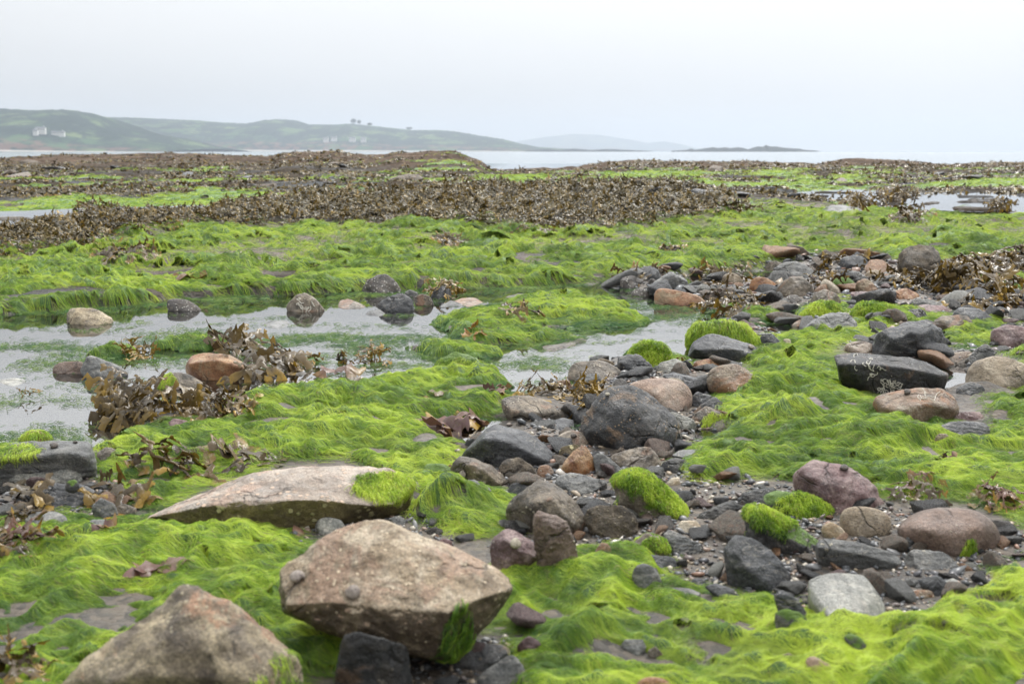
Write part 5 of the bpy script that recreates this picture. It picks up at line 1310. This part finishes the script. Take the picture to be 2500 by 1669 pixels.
def wrack(name, x, y, z, ln, seed, temps=TP, parent=None, yaw=None, tilt=0.5, droop=0.6, curl=0.12, tint=0.0, width=1.0, tone=None, A=None):
    r = np.random.default_rng(seed); n = len(x); ti = r.integers(len(temps), size=n)
    VV = []; FF = []; CC = []; off = 0
    yaw = r.uniform(0, 6.28, n) if yaw is None else yaw
    z = np.asarray(z, float) + np.zeros(n); ln = ln * r.uniform(0.6, 1.3, n)
    c_brown = np.array([(0.030, 0.023, 0.006), (0.060, 0.047, 0.013), (0.014, 0.010, 0.004), (0.10, 0.088, 0.05), (0.115, 0.082, 0.010)])
    base_c = c_brown[r.integers(5, size=n)]
    if tone is not None: base_c = np.asarray(tone)[r.integers(len(tone), size=n)]
    tipf = np.clip(r.normal(0.38 + tint, 0.42, n), 0, 1)
    for k in range(len(temps)):
        m = np.where(ti == k)[0]
        if len(m) == 0: continue
        V0, F0, T0 = temps[k]; q = len(V0)
        X = V0[None, :, 0] * np.ones((len(m), 1)); Yl = V0[None, :, 1] * width * np.sign(r.normal(size=(len(m), 1))); Zl = V0[None, :, 2] * width
        b = r.normal(0, 1, (len(m), 1)); ph = r.uniform(0, 6.28, (len(m), 1))
        Zl = Zl + curl * np.sin(X * 5 + ph) * X + curl * 0.8 * np.sin(Yl * 14 + ph) * X
        el = np.abs(r.normal(0, tilt, (len(m), 1)))
        dr = droop * r.uniform(0.5, 1.4, (len(m), 1))
        cx = X * np.cos(el) + 0; cz = X * np.sin(el) - dr * X ** 2 + Zl * np.cos(el); cx = cx - Zl * np.sin(el)
        roll = r.normal(0, 0.6, (len(m), 1))
        Y2 = Yl * np.cos(roll) ; cz = cz + Yl * np.sin(roll)
        L = ln[m][:, None]; cy, sy = np.cos(yaw[m])[:, None], np.sin(yaw[m])[:, None]
        wx_ = x[m][:, None] + L * (cx * cy - Y2 * sy); wy_ = y[m][:, None] + L * (cx * sy + Y2 * cy)
        wz_ = z[m][:, None] + L * cz
        AA = TOP if A is None else A
        flr = look(AA, wx_.ravel(), wy_.ravel()).reshape(wx_.shape)
        wz_ = np.maximum(wz_, flr + 0.002 + 0.05 * L * (0.5 + 0.5 * np.sin(X * 8 + ph * 3)))
        VV.append(np.stack([wx_, wy_, wz_], -1).reshape(-1, 3))
        FF.append((F0[None] + (np.arange(len(m)) * q)[:, None, None]).reshape(-1, 4) + off); off += q * len(m)
        tt = (np.clip((T0[None, :] - 0.55) / 0.35, 0, 1) * tipf[m][:, None])[..., None]
        col = base_c[m][:, None, :] * (1 - tt) + np.array((0.30, 0.185, 0.022)) * tt
        CC.append((col * r.uniform(0.75, 1.25, (len(m), 1, 1))).reshape(-1, 3))
    return mesh_np(name, np.concatenate(VV), np.concatenate(FF), M['weed'], parent, attrs={'col': np.concatenate(CC)})

x, y, r = sample(60000, np.clip(weed * 1.1, 0, 1) * (GY > 6.5) * (GY < 19), 6.5, 19, 21, 0.60)
x, y = x[:18000], y[:18000]
tag(wrack('brown_wrack', x, y, look(TOP, x, y) + 0.05 * r.random(len(x)) * (y / 12), 0.072 * (y / 10) ** 0.7, 22, temps=TP, tilt=0.26, droop=0.5, width=1.9, curl=0.08),
    'deep bank of brown wrack heaped across the middle of the shore', 'seaweed', kind='stuff')
fw = farm * (1 - ss(0.2, 0.5, gmask)) * (1 - farpool) * ss(-0.25, 0.12, fbm2(GX * 0.5, GY * 0.9, 4, 131)) * (1 - ss(0.4, 0.8, crest) * ss(-0.05, 0.12, fbm2(GX * 0.35, GY * 0.7, 3, 133)) * 0.95) * (1 - fall)
fw = fw * (1 - ss(0.2, 0.5, pl)) * (1 - 0.93 * fp_in) * ss(-0.16, 0.08, fbm2(GX * 0.22, GY * 0.55, 4, 161)) * np.clip(1.3 - 0.75 * ss(0.5, 0.95, crest), 0, 1)
x, y, r = sample(120000, np.clip(fw * 1.5, 0, 1), 13, 62, 23, 0.60)
x, y = x[:40000], y[:40000]
tag(wrack('reef_wrack', x, y, look(TOP, x, y) + 0.03 * r.random(len(x)), 0.085 * (y / 16) ** 0.60, 24, temps=TPs, tilt=0.20, droop=0.4, width=2.2, curl=0.08),
    'brown wrack scattered over the far reef', 'seaweed', kind='stuff')

YEL = [(0.24, 0.15, 0.02), (0.18, 0.11, 0.02), (0.13, 0.09, 0.03)]
GRB = [(0.050, 0.034, 0.016), (0.085, 0.060, 0.034), (0.030, 0.020, 0.010), (0.085, 0.052, 0.012)]
MAR = [(0.13, 0.06, 0.05), (0.18, 0.10, 0.085), (0.10, 0.055, 0.055)]
def clump(lab, u0, v0, u1, v1, n, ln, key=None, yaw=None, tone=GRB, tilt=0.16, droop=0.7, tint=0.1, thick=0.03, ys=0.7, name='seaweed_clump', cat='seaweed', temps=TP, width=1.8, group=None):
    seed = int(u0 * 3 + v0 * 7) % 9973; r = np.random.default_rng(seed)
    P = []
    for _ in range(n):
        while True:
            a, b = r.uniform(-1, 1, 2)
            if a * a + b * b < 1: break
        p, nn = pick((u0 + u1) / 2 + a * (u1 - u0) / 2, (v0 + v1) / 2 + b * (v1 - v0) / 2, key); P.append(p + np.array((0, 0, r.random() * thick)))
    P = np.array(P); ln *= 0.85; thick *= 0.8; yw = None if yaw is None else r.normal(yaw, ys, n)
    if n <= 80:                                        # few enough to tell apart: every frond a part
        e_ = link(bpy.data.objects.new(name, None)); c = P.mean(0); c[2] = P[:, 2].min(); e_.location = c
        for q in range(n):
            f_ = wrack('frond', P[q:q + 1, 0], P[q:q + 1, 1], P[q:q + 1, 2], np.full(1, ln), seed + q, temps, e_, None if yw is None else yw[q:q + 1], tilt, droop, 0.08, tint, width, tone)
            f_.data.transform(Matrix.Translation(Vector(-c)))
        return tag(e_, lab, cat, group)
    o = wrack(name, P[:, 0], P[:, 1], P[:, 2], np.full(n, ln), seed, temps, None, yw, tilt, droop, 0.08, tint, width, tone)
    me_ = o.data; c = P.mean(0); c[2] = P[:, 2].min()
    me_.transform(Matrix.Translation(Vector(-c))); o.location = c
    return tag(o, lab, cat, group)
print('clumps')
clump('grey brown wrack draped over the orange sandstone block', 500, 822, 600, 868, 26, .15, 'orange', -0.4, droop=1.3, tilt=.5, ys=.6, thick=.03)
clump('wrack hanging down the right side of the orange block into the water', 590, 860, 680, 925, 30, .13, 'orange', -0.7, droop=1.0, thick=.06)
clump('large heap of wrack with long drooping fronds beside the left pool', 260, 968, 410, 1032, 55, .105, None, -1.6, droop=1.2, tilt=.35, ys=.7, thick=.09)
clump('spread of curled wrack right of the large wrack heap', 405, 982, 590, 1020, 50, .085, 'smooth', -0.3, droop=.7, thick=.06, tint=.2)
clump('broad wrack blades scattered on the green slope above the granite slab', 300, 1115, 460, 1170, 10, .11, None, .4, thick=.03, tilt=.7)
clump('small torn wrack blades at the right of the green slope', 480, 1100, 600, 1165, 10, .10, None, -.4, thick=.02)
clump('yellow brown wrack hanging over the square grey stone', 235, 1165, 310, 1225, 8, .11, None, -1.0, tone=GRB, tint=.4, thick=.04)
clump('wet brown wrack among the slates at the left edge', -10, 1210, 60, 1300, 9, .11, None, .3, thick=.04)
clump('upright yellow wrack tuft in the pool left of the orange block', 300, 850, 395, 880, 24, .06, None, None, tone=YEL, tilt=.8, droop=.4, thick=.02)
clump('two yellow wrack tips on the dark floating algae', 50, 965, 100, 985, 4, .04, None, None, tone=YEL, tilt=.7, droop=.3)
clump('olive wrack floating right of the orange block', 655, 858, 750, 905, 18, .07, None, 0, tone=YEL + GRB, tint=.4)
clump('loose wrack tips on the algae in the middle of the pools', 800, 862, 955, 895, 18, .07, None, 0, tone=GRB + YEL, tint=.4, tilt=.7)
clump('orange strap of kelp on the algae edge', 1122, 806, 1180, 826, 4, .11, None, .3, tone=[(.32, .15, .03)], temps=TPs)
clump('string of yellow wrack on the pool edge', 1195, 745, 1300, 775, 20, .09, None, 0, tone=YEL + GRB, tint=.5)
clump('wrack wreath on the dark rock at the pool end', 1045, 692, 1130, 722, 26, .08, 'wreath', None, tone=YEL + GRB, tint=.3, thick=.03)
clump('yellow and olive wrack between the two oval boulders', 1395, 955, 1485, 1008, 32, .085, None, None, tone=YEL, tilt=.8, tint=.4, thick=.03)
clump('olive wrack behind the rounded brown grey boulder', 1280, 948, 1390, 975, 22, .08, None, None, tone=YEL + GRB, tilt=.8, tint=.3)
clump('brown wrack on the stones where the channel opens', 1525, 665, 1625, 692, 26, .11, None, None, thick=.05, tint=.2)
clump('brown wrack spilling between the stones of the middle field', 1730, 715, 1840, 775, 60, .11, None, None, thick=.05, tint=.2)
clump('wrack around the tan round cobble', 1690, 655, 1830, 700, 34, .11, None, None, thick=.05, tint=.3)
clump('wrack on the brown jagged rock', 1985, 690, 2050, 722, 20, .10, None, None, thick=.09, tint=.3, tilt=.9)
clump('wrack tufts between the black boulder and the cobbles', 2030, 636, 2110, 662, 26, .11, None, None, thick=.05, tint=.3)
clump('dark wrack on the reddish rock', 2190, 690, 2270, 715, 24, .10, None, None, thick=.06, tint=.3)
clump('wrack below the conglomerate block', 2140, 675, 2250, 705, 34, .11, None, None, thick=.05, tint=.4)
clump('large pile of olive wrack among the stones at the right', 2290, 672, 2470, 745, 130, .14, None, None, thick=.16, tint=.3)
clump('wrack below the large olive pile', 2350, 720, 2500, 765, 60, .12, None, None, thick=.06, tint=.2)
clump('dark wrack mound at the far right edge of the green bank', 2440, 630, 2530, 668, 44, .13, None, None, thick=.10)
clump('maroon kelp blades in the small central pool', 1000, 1022, 1090, 1062, 9, .13, None, -.3, tone=MAR, temps=TPs, width=1.5)
clump('violet kelp blade at the right of the small central pool', 1100, 1035, 1150, 1055, 4, .11, None, .2, tone=MAR, temps=TPs, width=1.5)
clump('single maroon blade on the front left algae', 285, 1400, 340, 1425, 3, .085, None, .1, tone=MAR, temps=TPs, width=2.0)
clump('brown wrack in the bottom left corner', 0, 1620, 100, 1668, 12, .07, None, None, tilt=1.0, tint=.4)
clump('wrack tangle at the left edge above the front algae', 0, 1325, 70, 1365, 16, .08, None, None, tone=GRB + MAR)
clump('maroon leaf lying under the grey flat slate', 215, 1290, 245, 1305, 3, .06, None, .2, tone=MAR, temps=TPs, width=1.8)
clump('two maroon leaves on the right hand algae', 2295, 1125, 2330, 1150, 4, .05, None, None, tone=MAR, temps=TPs, width=1.8, tilt=.9)
clump('maroon wrack shreds near the broad red brown boulder', 2200, 1195, 2290, 1225, 12, .06, None, None, tone=MAR + GRB)
clump('maroon wrack shreds at the right edge', 2390, 1205, 2500, 1245, 16, .06, None, None, tone=MAR + GRB)
clump('orange leaf curled on the mid slope of the central mound', 1030, 962, 1050, 980, 4, .06, None, .4, tone=YEL, temps=TPs, width=1.4, tilt=1.0)
clump('maroon leaf on the central mound near the oval boulder', 1165, 955, 1215, 968, 4, .07, None, 0, tone=MAR, temps=TPs, width=1.6)
clump('purple blade floating left of the central mound', 770, 905, 835, 920, 3, .13, None, 0, tone=MAR, temps=TPs, width=1.6)
clump('brown strap arched over the green bank at the left', 400, 682, 440, 698, 3, .18, None, .0, tone=[(.18, .09, .03)], temps=TPs)
clump('ribbon of brown wrack in front of the thatched boulder', 1640, 880, 1680, 900, 5, .06, None, None, tone=YEL)
clump('dark wrack strewn at the base of the far left green patch', 185, 505, 280, 535, 80, .15, None, None, thick=.10)
clump('dark wrack hummock in the far right pool', 2075, 490, 2110, 520, 60, .15, None, None, thick=.16)
clump('low dark wrack hummock beyond the far right pool', 2140, 468, 2230, 500, 80, .17, None, None, thick=.16)
clump('wrack mound at the right end of the far pool', 2420, 500, 2460, 530, 50, .15, None, None, thick=.14)
clump('wrack mound between the far pool and the green bank', 2190, 520, 2260, 540, 44, .16, None, None, thick=.10)
clump('small wrack clump on the green band near the wrack bank', 1070, 580, 1115, 605, 26, .12, None, -1.5, thick=.07)
clump('wrack tangle on the near edge of the wrack bank', 1620, 605, 1690, 622, 14, .12, None, None, tone=GRB)
clump('wrack fringe under the middle of the wrack bank', 240, 595, 360, 640, 40, .13, None, None, thick=.05)

rk = farm * (1 - ss(0.2, 0.5, gmask)) * (1 - fp_in) * (1 - fall) * (1 - ss(0.2, 0.6, crest))
x, y, r = sample(4000, np.clip(rk, 0, 1), 14, 52, 201, 0.5)
for q_ in range(55):
    kk, sh = int(r.choice([0, 1, 2, 3])), int(r.integers(3)); o = bpy.data.objects.new('reef_rock', fm[kk, sh]); link(o)
    s_ = 0.09 * (y[q_] / 16) ** 0.7 * math.exp(r.normal(0, 0.35))
    o.scale = (s_ * 1.5, s_ * 1.1, s_ * 0.8); o.rotation_euler = (r.normal(0, .12), r.normal(0, .12), r.uniform(0, 6.28))
    o.location = (x[q_], y[q_], float(look(TOP, x[q_], y[q_])) + s_ * 0.2)
    tag(o, ('dark slate', 'grey slate', 'black', 'brown grey')[kk] + ' rock lying amid the wrack of the far reef', 'rock', 'reef rocks: ' + ('dark slate', 'grey slate', 'black', 'brown grey')[kk])

# ------------------------------------------------------------------ far shore
print('hills')
def hill_material(name, dark, field, field2, cliff, scale):
    t = NT(name); P = t.n('ShaderNodeTexCoord').outputs['Object']
    v = t.vor(P, scale, out='Color'); hs = t.n('ShaderNodeSeparateColor'); t.l(v, hs.inputs[0])
    fld = t.mix(hs.outputs[0], field, field2)
    wood = t.mrange(t.noise(P, scale * 0.9, 5, 0.6), 0.40, 0.50)
    c = t.mix(wood, fld, dark)
    ed = t.vor(P, scale, 'DISTANCE_TO_EDGE')
    c = t.mix(t.mrange(ed, 0.03, 0.06, 0.8, 0.0), c, dark)
    c = t.mix(t.math('MULTIPLY', t.attr('cliff'), t.mrange(t.noise(P, scale * 3, 4), 0.45, 0.6)), c, cliff)
    c = t.mix(t.attr('beach'), c, (0.55, 0.52, 0.48)); c = t.mix(t.attr('rocks'), c, (0.06, 0.055, 0.05))
    t.l(c, t.b.inputs['Base Color']); t.b.inputs['Roughness'].default_value = 0.9
    t.b.inputs['Specular IOR Level'].default_value = 0.1
    return t.m
HM = hill_material('hill woods and fields', (0.006, 0.020, 0.014), (0.03, 0.075, 0.03), (0.10, 0.14, 0.055), (0.12, 0.07, 0.05), 0.013)
HF = hill_material('far hill', (0.08, 0.10, 0.10), (0.11, 0.14, 0.11), (0.13, 0.14, 0.12), (0.12, 0.10, 0.09), 0.004)  # pale tones paint extra distance haze into the hill colours
HI = hill_material('dark skerry rock', (0.02, 0.025, 0.022), (0.03, 0.035, 0.03), (0.04, 0.04, 0.035), (0.05, 0.05, 0.045), 0.01)
def hill(name, prof, y0, depth, mat, nx=420, ny=60, seed=1, rough=1.0, beach=True, tree=1.5):
    px = np.array([p[0] for p in prof], float); pv = np.array([p[1] for p in prof], float)
    us = np.linspace(px[0], px[-1], nx); vs = np.interp(us, px, pv)
    yc = y0 + depth * 0.6
    rx = (us - 1250) / FPX / (cp + (834.5 - 369.5) / FPX * sp)
    hz = (369.5 - vs) / FPX / (cp * 1.0) * yc * 1.0 + 1.2
    V = []; at = {'cliff': [], 'beach': [], 'rocks': []}
    T = np.concatenate([np.linspace(0, 0.06, 10), np.linspace(0.07, 1.0, ny - 10)])
    for t_ in T:
        yy = y0 + depth * t_
        if t_ < 0.02: f = 0.03 * t_ / 0.02
        elif t_ < 0.05: f = 0.03 + 0.16 * (t_ - 0.02) / 0.03
        elif t_ < 0.6: f = 0.19 + 0.81 * math.sin((t_ - 0.05) / 0.55 * math.pi / 2) ** 1.1
        else: f = math.cos((t_ - 0.6) / 0.4 * math.pi / 2)
        X = rx * yc; nse = fbm2(X * 0.004, np.full(nx, yy) * 0.004, 4, seed)
        z = SEA_Z - 0.5 + hz * f * (1 + 0.22 * nse * (1 - abs(f)) * rough) + tree * max(0, min(1, (t_ - 0.05) * 20)) * np.abs(fbm2(X * 0.05, np.full(nx, yy) * 0.05, 3, seed + 5)) * 4 * np.clip(hz / 20, 0, 1)
        V.append(np.stack([X + 10 * nse, np.full(nx, yy) + 40 * fbm2(X * 0.003, X * 0, 2, seed + 9), z], -1))
        at['cliff'].append(np.full(nx, 1.0 if 0.018 < t_ < 0.10 else 0.0)); at['beach'].append(np.full(nx, 0.8 if beach and 0.012 <= t_ < 0.022 else 0.0)); at['rocks'].append(np.full(nx, 0.9 if t_ < 0.012 else 0.0))
    V = np.array(V).reshape(-1, 3); ny_ = len(T)
    ii = np.arange(nx * ny_).reshape(ny_, nx); F = np.stack([ii[:-1, :-1], ii[:-1, 1:], ii[1:, 1:], ii[1:, :-1]], -1).reshape(-1, 4)
    o = mesh_np(name, V, F, mat, attrs={k_: np.concatenate(v_) for k_, v_ in at.items()}); o['kind'] = 'structure'
    return V.reshape(ny_, nx, 3), rx
HA, rxa = hill('hill', [(-900, 300), (-500, 262), (-200, 262), (0, 270), (60, 274), (120, 276), (180, 274), (220, 281), (265, 292), (310, 308), (335, 318), (370, 330), (430, 338), (490, 352), (540, 364)], 2200, 800, HM, seed=3, tree=1.2)
HB, rxb = hill('hill', [(60, 330), (200, 298), (290, 291), (340, 292), (400, 295), (480, 298), (560, 304), (620, 306), (660, 298), (700, 296), (730, 299), (760, 308), (830, 308), (860, 306), (900, 310), (950, 315), (1010, 321), (1075, 321), (1120, 325), (1170, 333), (1230, 342), (1270, 352), (1310, 360), (1360, 363), (1420, 366)], 3500, 1100, HM, nx=520, seed=7, tree=1.5)
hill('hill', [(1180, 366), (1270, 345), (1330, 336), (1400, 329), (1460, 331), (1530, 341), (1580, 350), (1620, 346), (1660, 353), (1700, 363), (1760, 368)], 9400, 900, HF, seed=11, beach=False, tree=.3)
hill('skerry', [(1640, 368), (1672, 366), (1684, 363), (1694, 366), (1706, 364), (1722, 362), (1738, 360), (1752, 362), (1766, 360), (1780, 362), (1798, 360), (1812, 361), (1826, 365), (1838, 361), (1850, 358), (1862, 359), (1868, 355), (1876, 358), (1892, 358), (1906, 360), (1924, 362), (1948, 363), (1962, 366), (1985, 367), (1995, 369)], 2600, 90, HI, seed=13, beach=False, tree=.6, rough=2)
hill('skerry', [(1280, 368), (1330, 364), (1370, 366), (1400, 363), (1440, 366), (1480, 364), (1530, 366), (1590, 368.5)], 3000, 80, HI, seed=14, beach=False, tree=.4)

def surf(Hg, rx, u, t_):
    """a point on a hill at photograph column u, fraction t of its depth"""
    x_ = (u - 1250) / FPX / (cp + 465.0 / FPX * sp)
    j = int(np.argmin(np.abs(rx - x_))); i = int(t_ * (Hg.shape[0] - 10)) + 9
    return Hg[min(i, Hg.shape[0] - 1), j]
def plain(name, c, rough=0.8):
    t = NT(name); P = t.n('ShaderNodeTexCoord').outputs['Object']
    t.l(t.mix(t.noise(P, 0.5, 4), tuple(v * 0.85 for v in c), c), t.b.inputs['Base Color']); t.b.inputs['Roughness'].default_value = rough
    return t.m
WH = plain('white render wall', (0.78, 0.76, 0.72)); RF = plain('slate roof', (0.14, 0.14, 0.15)); GL_ = plain('dark window', (0.04, 0.045, 0.05), 0.2)
def house(P, wd, dp, ht, lab, nwin=4):
    e = bpy.data.objects.new('house', None); link(e); e.location = (P[0], P[1], P[2]); tag(e, lab, 'house', 'white houses on the far shore')
    def mk(nm, V, F, m, par):
        me = bpy.data.meshes.new(nm); me.from_pydata(V, [], F); me.materials.append(m); return link(bpy.data.objects.new(nm, me), par)
    a, b, h_ = wd / 2, dp / 2, ht
    mk('wall', [(-a, -b, -6), (a, -b, -6), (a, b, -6), (-a, b, -6), (-a, -b, h_), (a, -b, h_), (a, b, h_), (-a, b, h_), (-a, 0, h_ + dp * .35), (a, 0, h_ + dp * .35)],
       [(0, 1, 5, 4), (1, 2, 6, 9, 5), (2, 3, 7, 6), (3, 0, 4, 8, 7)], WH, e)
    a2, b2, rz = a + .5, b + .6, h_ + dp * .35 + .15
    r_ = mk('roof', [(-a2, -b2, h_ - .3), (a2, -b2, h_ - .3), (a2, 0, rz), (-a2, 0, rz), (a2, b2, h_ - .3), (-a2, b2, h_ - .3), (-a2, -b2, h_), (a2, -b2, h_), (a2, 0, rz + .3), (-a2, 0, rz + .3), (a2, b2, h_), (-a2, b2, h_)],
       [(0, 1, 2, 3), (3, 2, 4, 5), (6, 7, 8, 9), (9, 8, 10, 11), (0, 1, 7, 6), (5, 4, 10, 11), (1, 2, 8, 7), (2, 4, 10, 8), (0, 3, 9, 6), (3, 5, 11, 9)], RF, e)
    mk('chimney', [(x_ * .8 + a * .7, y_ * .6, z_) for z_ in (rz - 1, rz + 1.6) for x_, y_ in ((-1, -1), (1, -1), (1, 1), (-1, 1))], [(0, 1, 5, 4), (1, 2, 6, 5), (2, 3, 7, 6), (3, 0, 4, 7), (4, 5, 6, 7)], WH, r_)
    for i in range(nwin):
        xx = -a + wd * (i + .5) / nwin
        mk('window', [(xx - .8, -b - .05, h_ * .45), (xx + .8, -b - .05, h_ * .45), (xx + .8, -b - .05, h_ * .78), (xx - .8, -b - .05, h_ * .78)], [(0, 1, 2, 3)], GL_, e)
def place_house(Hg, rx, u, v, *a):
    """find the depth on the hillside that shows at photograph row v"""
    p = Hg[10:int(Hg.shape[0] * 0.62)].reshape(-1, 3); dy_, dz_ = p[:, 1], p[:, 2] - CAM_H
    yy = dy_ * cp - dz_ * sp; uu = 1250 + FPX * p[:, 0] / yy; vv = 834.5 - FPX * (dy_ * sp + dz_ * cp) / yy
    best = p[int(np.argmin((uu - u) ** 2 + 4 * (vv - v) ** 2))]
    a = list(a); a[2] += 2.0
    house(best + np.array((0, -10, 2.5)), *a)
place_house(HA, rxa, 106, 324, 20, 8, 4, 'large white house half way up the near left hill')
place_house(HA, rxa, 93, 327, 9, 7, 2, 'small white wing left of the large white hillside house', 2)
place_house(HA, rxa, 150, 330, 26, 7, 1.2, 'long low pale building right of the large white hillside house', 6)
place_house(HB, rxb, 797, 345, 16, 9, 6, 'leftmost white house near the water on the middle hill', 3)
place_house(HB, rxb, 815, 345, 18, 9, 6, 'second white house from the left near the water on the middle hill', 3)
place_house(HB, rxb, 862, 346, 20, 9, 6, 'third white house from the left near the water on the middle hill', 3)
place_house(HB, rxb, 888, 347, 16, 9, 6, 'rightmost white house near the water on the middle hill', 3)

TL = plain('tree leaves', (0.035, 0.06, 0.035)); BK = plain('tree bark', (0.08, 0.06, 0.045))
def far_tree(P, ht, wd, lab, seed):
    r = np.random.default_rng(seed)
    e = bpy.data.objects.new('tree', None); link(e); e.location = tuple(P); tag(e, lab, 'tree', 'trees on the skyline of the middle hill')
    V = []; F = []
    for k_ in range(700):
        d = r.normal(size=3); d /= np.linalg.norm(d); rr = r.random() ** .5
        c = np.array([d[0] * wd / 2 * rr, d[1] * wd / 2 * rr, ht * .62 + d[2] * ht * .38 * rr]); a, b = r.normal(size=(2, 3)) * .9
        i = len(V); V += [tuple(c - a), tuple(c + b), tuple(c + a), tuple(c - b)]; F.append((i, i + 1, i + 2, i + 3))
    me = bpy.data.meshes.new('crown'); me.from_pydata(V, [], F); me.materials.append(TL); link(bpy.data.objects.new('crown', me), e)
    V = []; F = []
    for k_, (z_, q) in enumerate(((-2, .8), (ht * .3, .55), (ht * .7, .25))):
        V += [(q * math.cos(j), q * math.sin(j), z_) for j in np.linspace(0, 6.283, 8, endpoint=False)]
    for k_ in range(2): F += [(k_ * 8 + j, k_ * 8 + (j + 1) % 8, k_ * 8 + 8 + (j + 1) % 8, k_ * 8 + 8 + j) for j in range(8)]
    me = bpy.data.meshes.new('trunk'); me.from_pydata(V, [], F); me.materials.append(BK); link(bpy.data.objects.new('trunk', me), e)
far_tree(surf(HB, rxb, 861, 0.6), 20, 20, 'taller tree on the skyline, left of the pair above the middle hill', 1)
far_tree(surf(HB, rxb, 875, 0.6), 17, 15, 'slimmer tree on the skyline, right of the pair above the middle hill', 2)
far_tree(surf(HB, rxb, 902, 0.6), 10, 18, 'low spreading tree on the skyline right of the pair', 3)
far_tree(surf(HB, rxb, 998, 0.6), 9, 24, 'low tree clump on the skyline where the middle hill begins to fall', 4)

# ------------------------------------------------------------------ haze over the bay
hz = bpy.data.materials.new('sea haze'); hz.use_nodes = True; t = hz.node_tree; t.nodes.clear()
ho = t.nodes.new('ShaderNodeOutputMaterial'); hv = t.nodes.new('ShaderNodeVolumePrincipled')
hv.inputs['Color'].default_value = (0.56, 0.61, 0.68, 1); hv.inputs['Density'].default_value = HAZE_D; hv.inputs['Anisotropy'].default_value = 0.5
t.links.new(hv.outputs[0], ho.inputs['Volume'])
x0, x1, y0, y1, z0, z1 = -9000, 9000, -300, 10800, -4, 240
me = bpy.data.meshes.new('haze')
me.from_pydata([(x0, y0, z0), (x1, y0, z0), (x1, y1, z0), (x0, y1, z0), (x0, y0, z1), (x1, y0, z1), (x1, y1, z1), (x0, y1, z1)], [],
               [(3, 2, 1, 0), (4, 5, 6, 7), (0, 1, 5, 4), (1, 2, 6, 5), (2, 3, 7, 6), (3, 0, 4, 7)])
me.materials.append(hz)
tag(link(bpy.data.objects.new('haze', me)), 'pale sea haze over the bay', 'haze', kind='stuff')
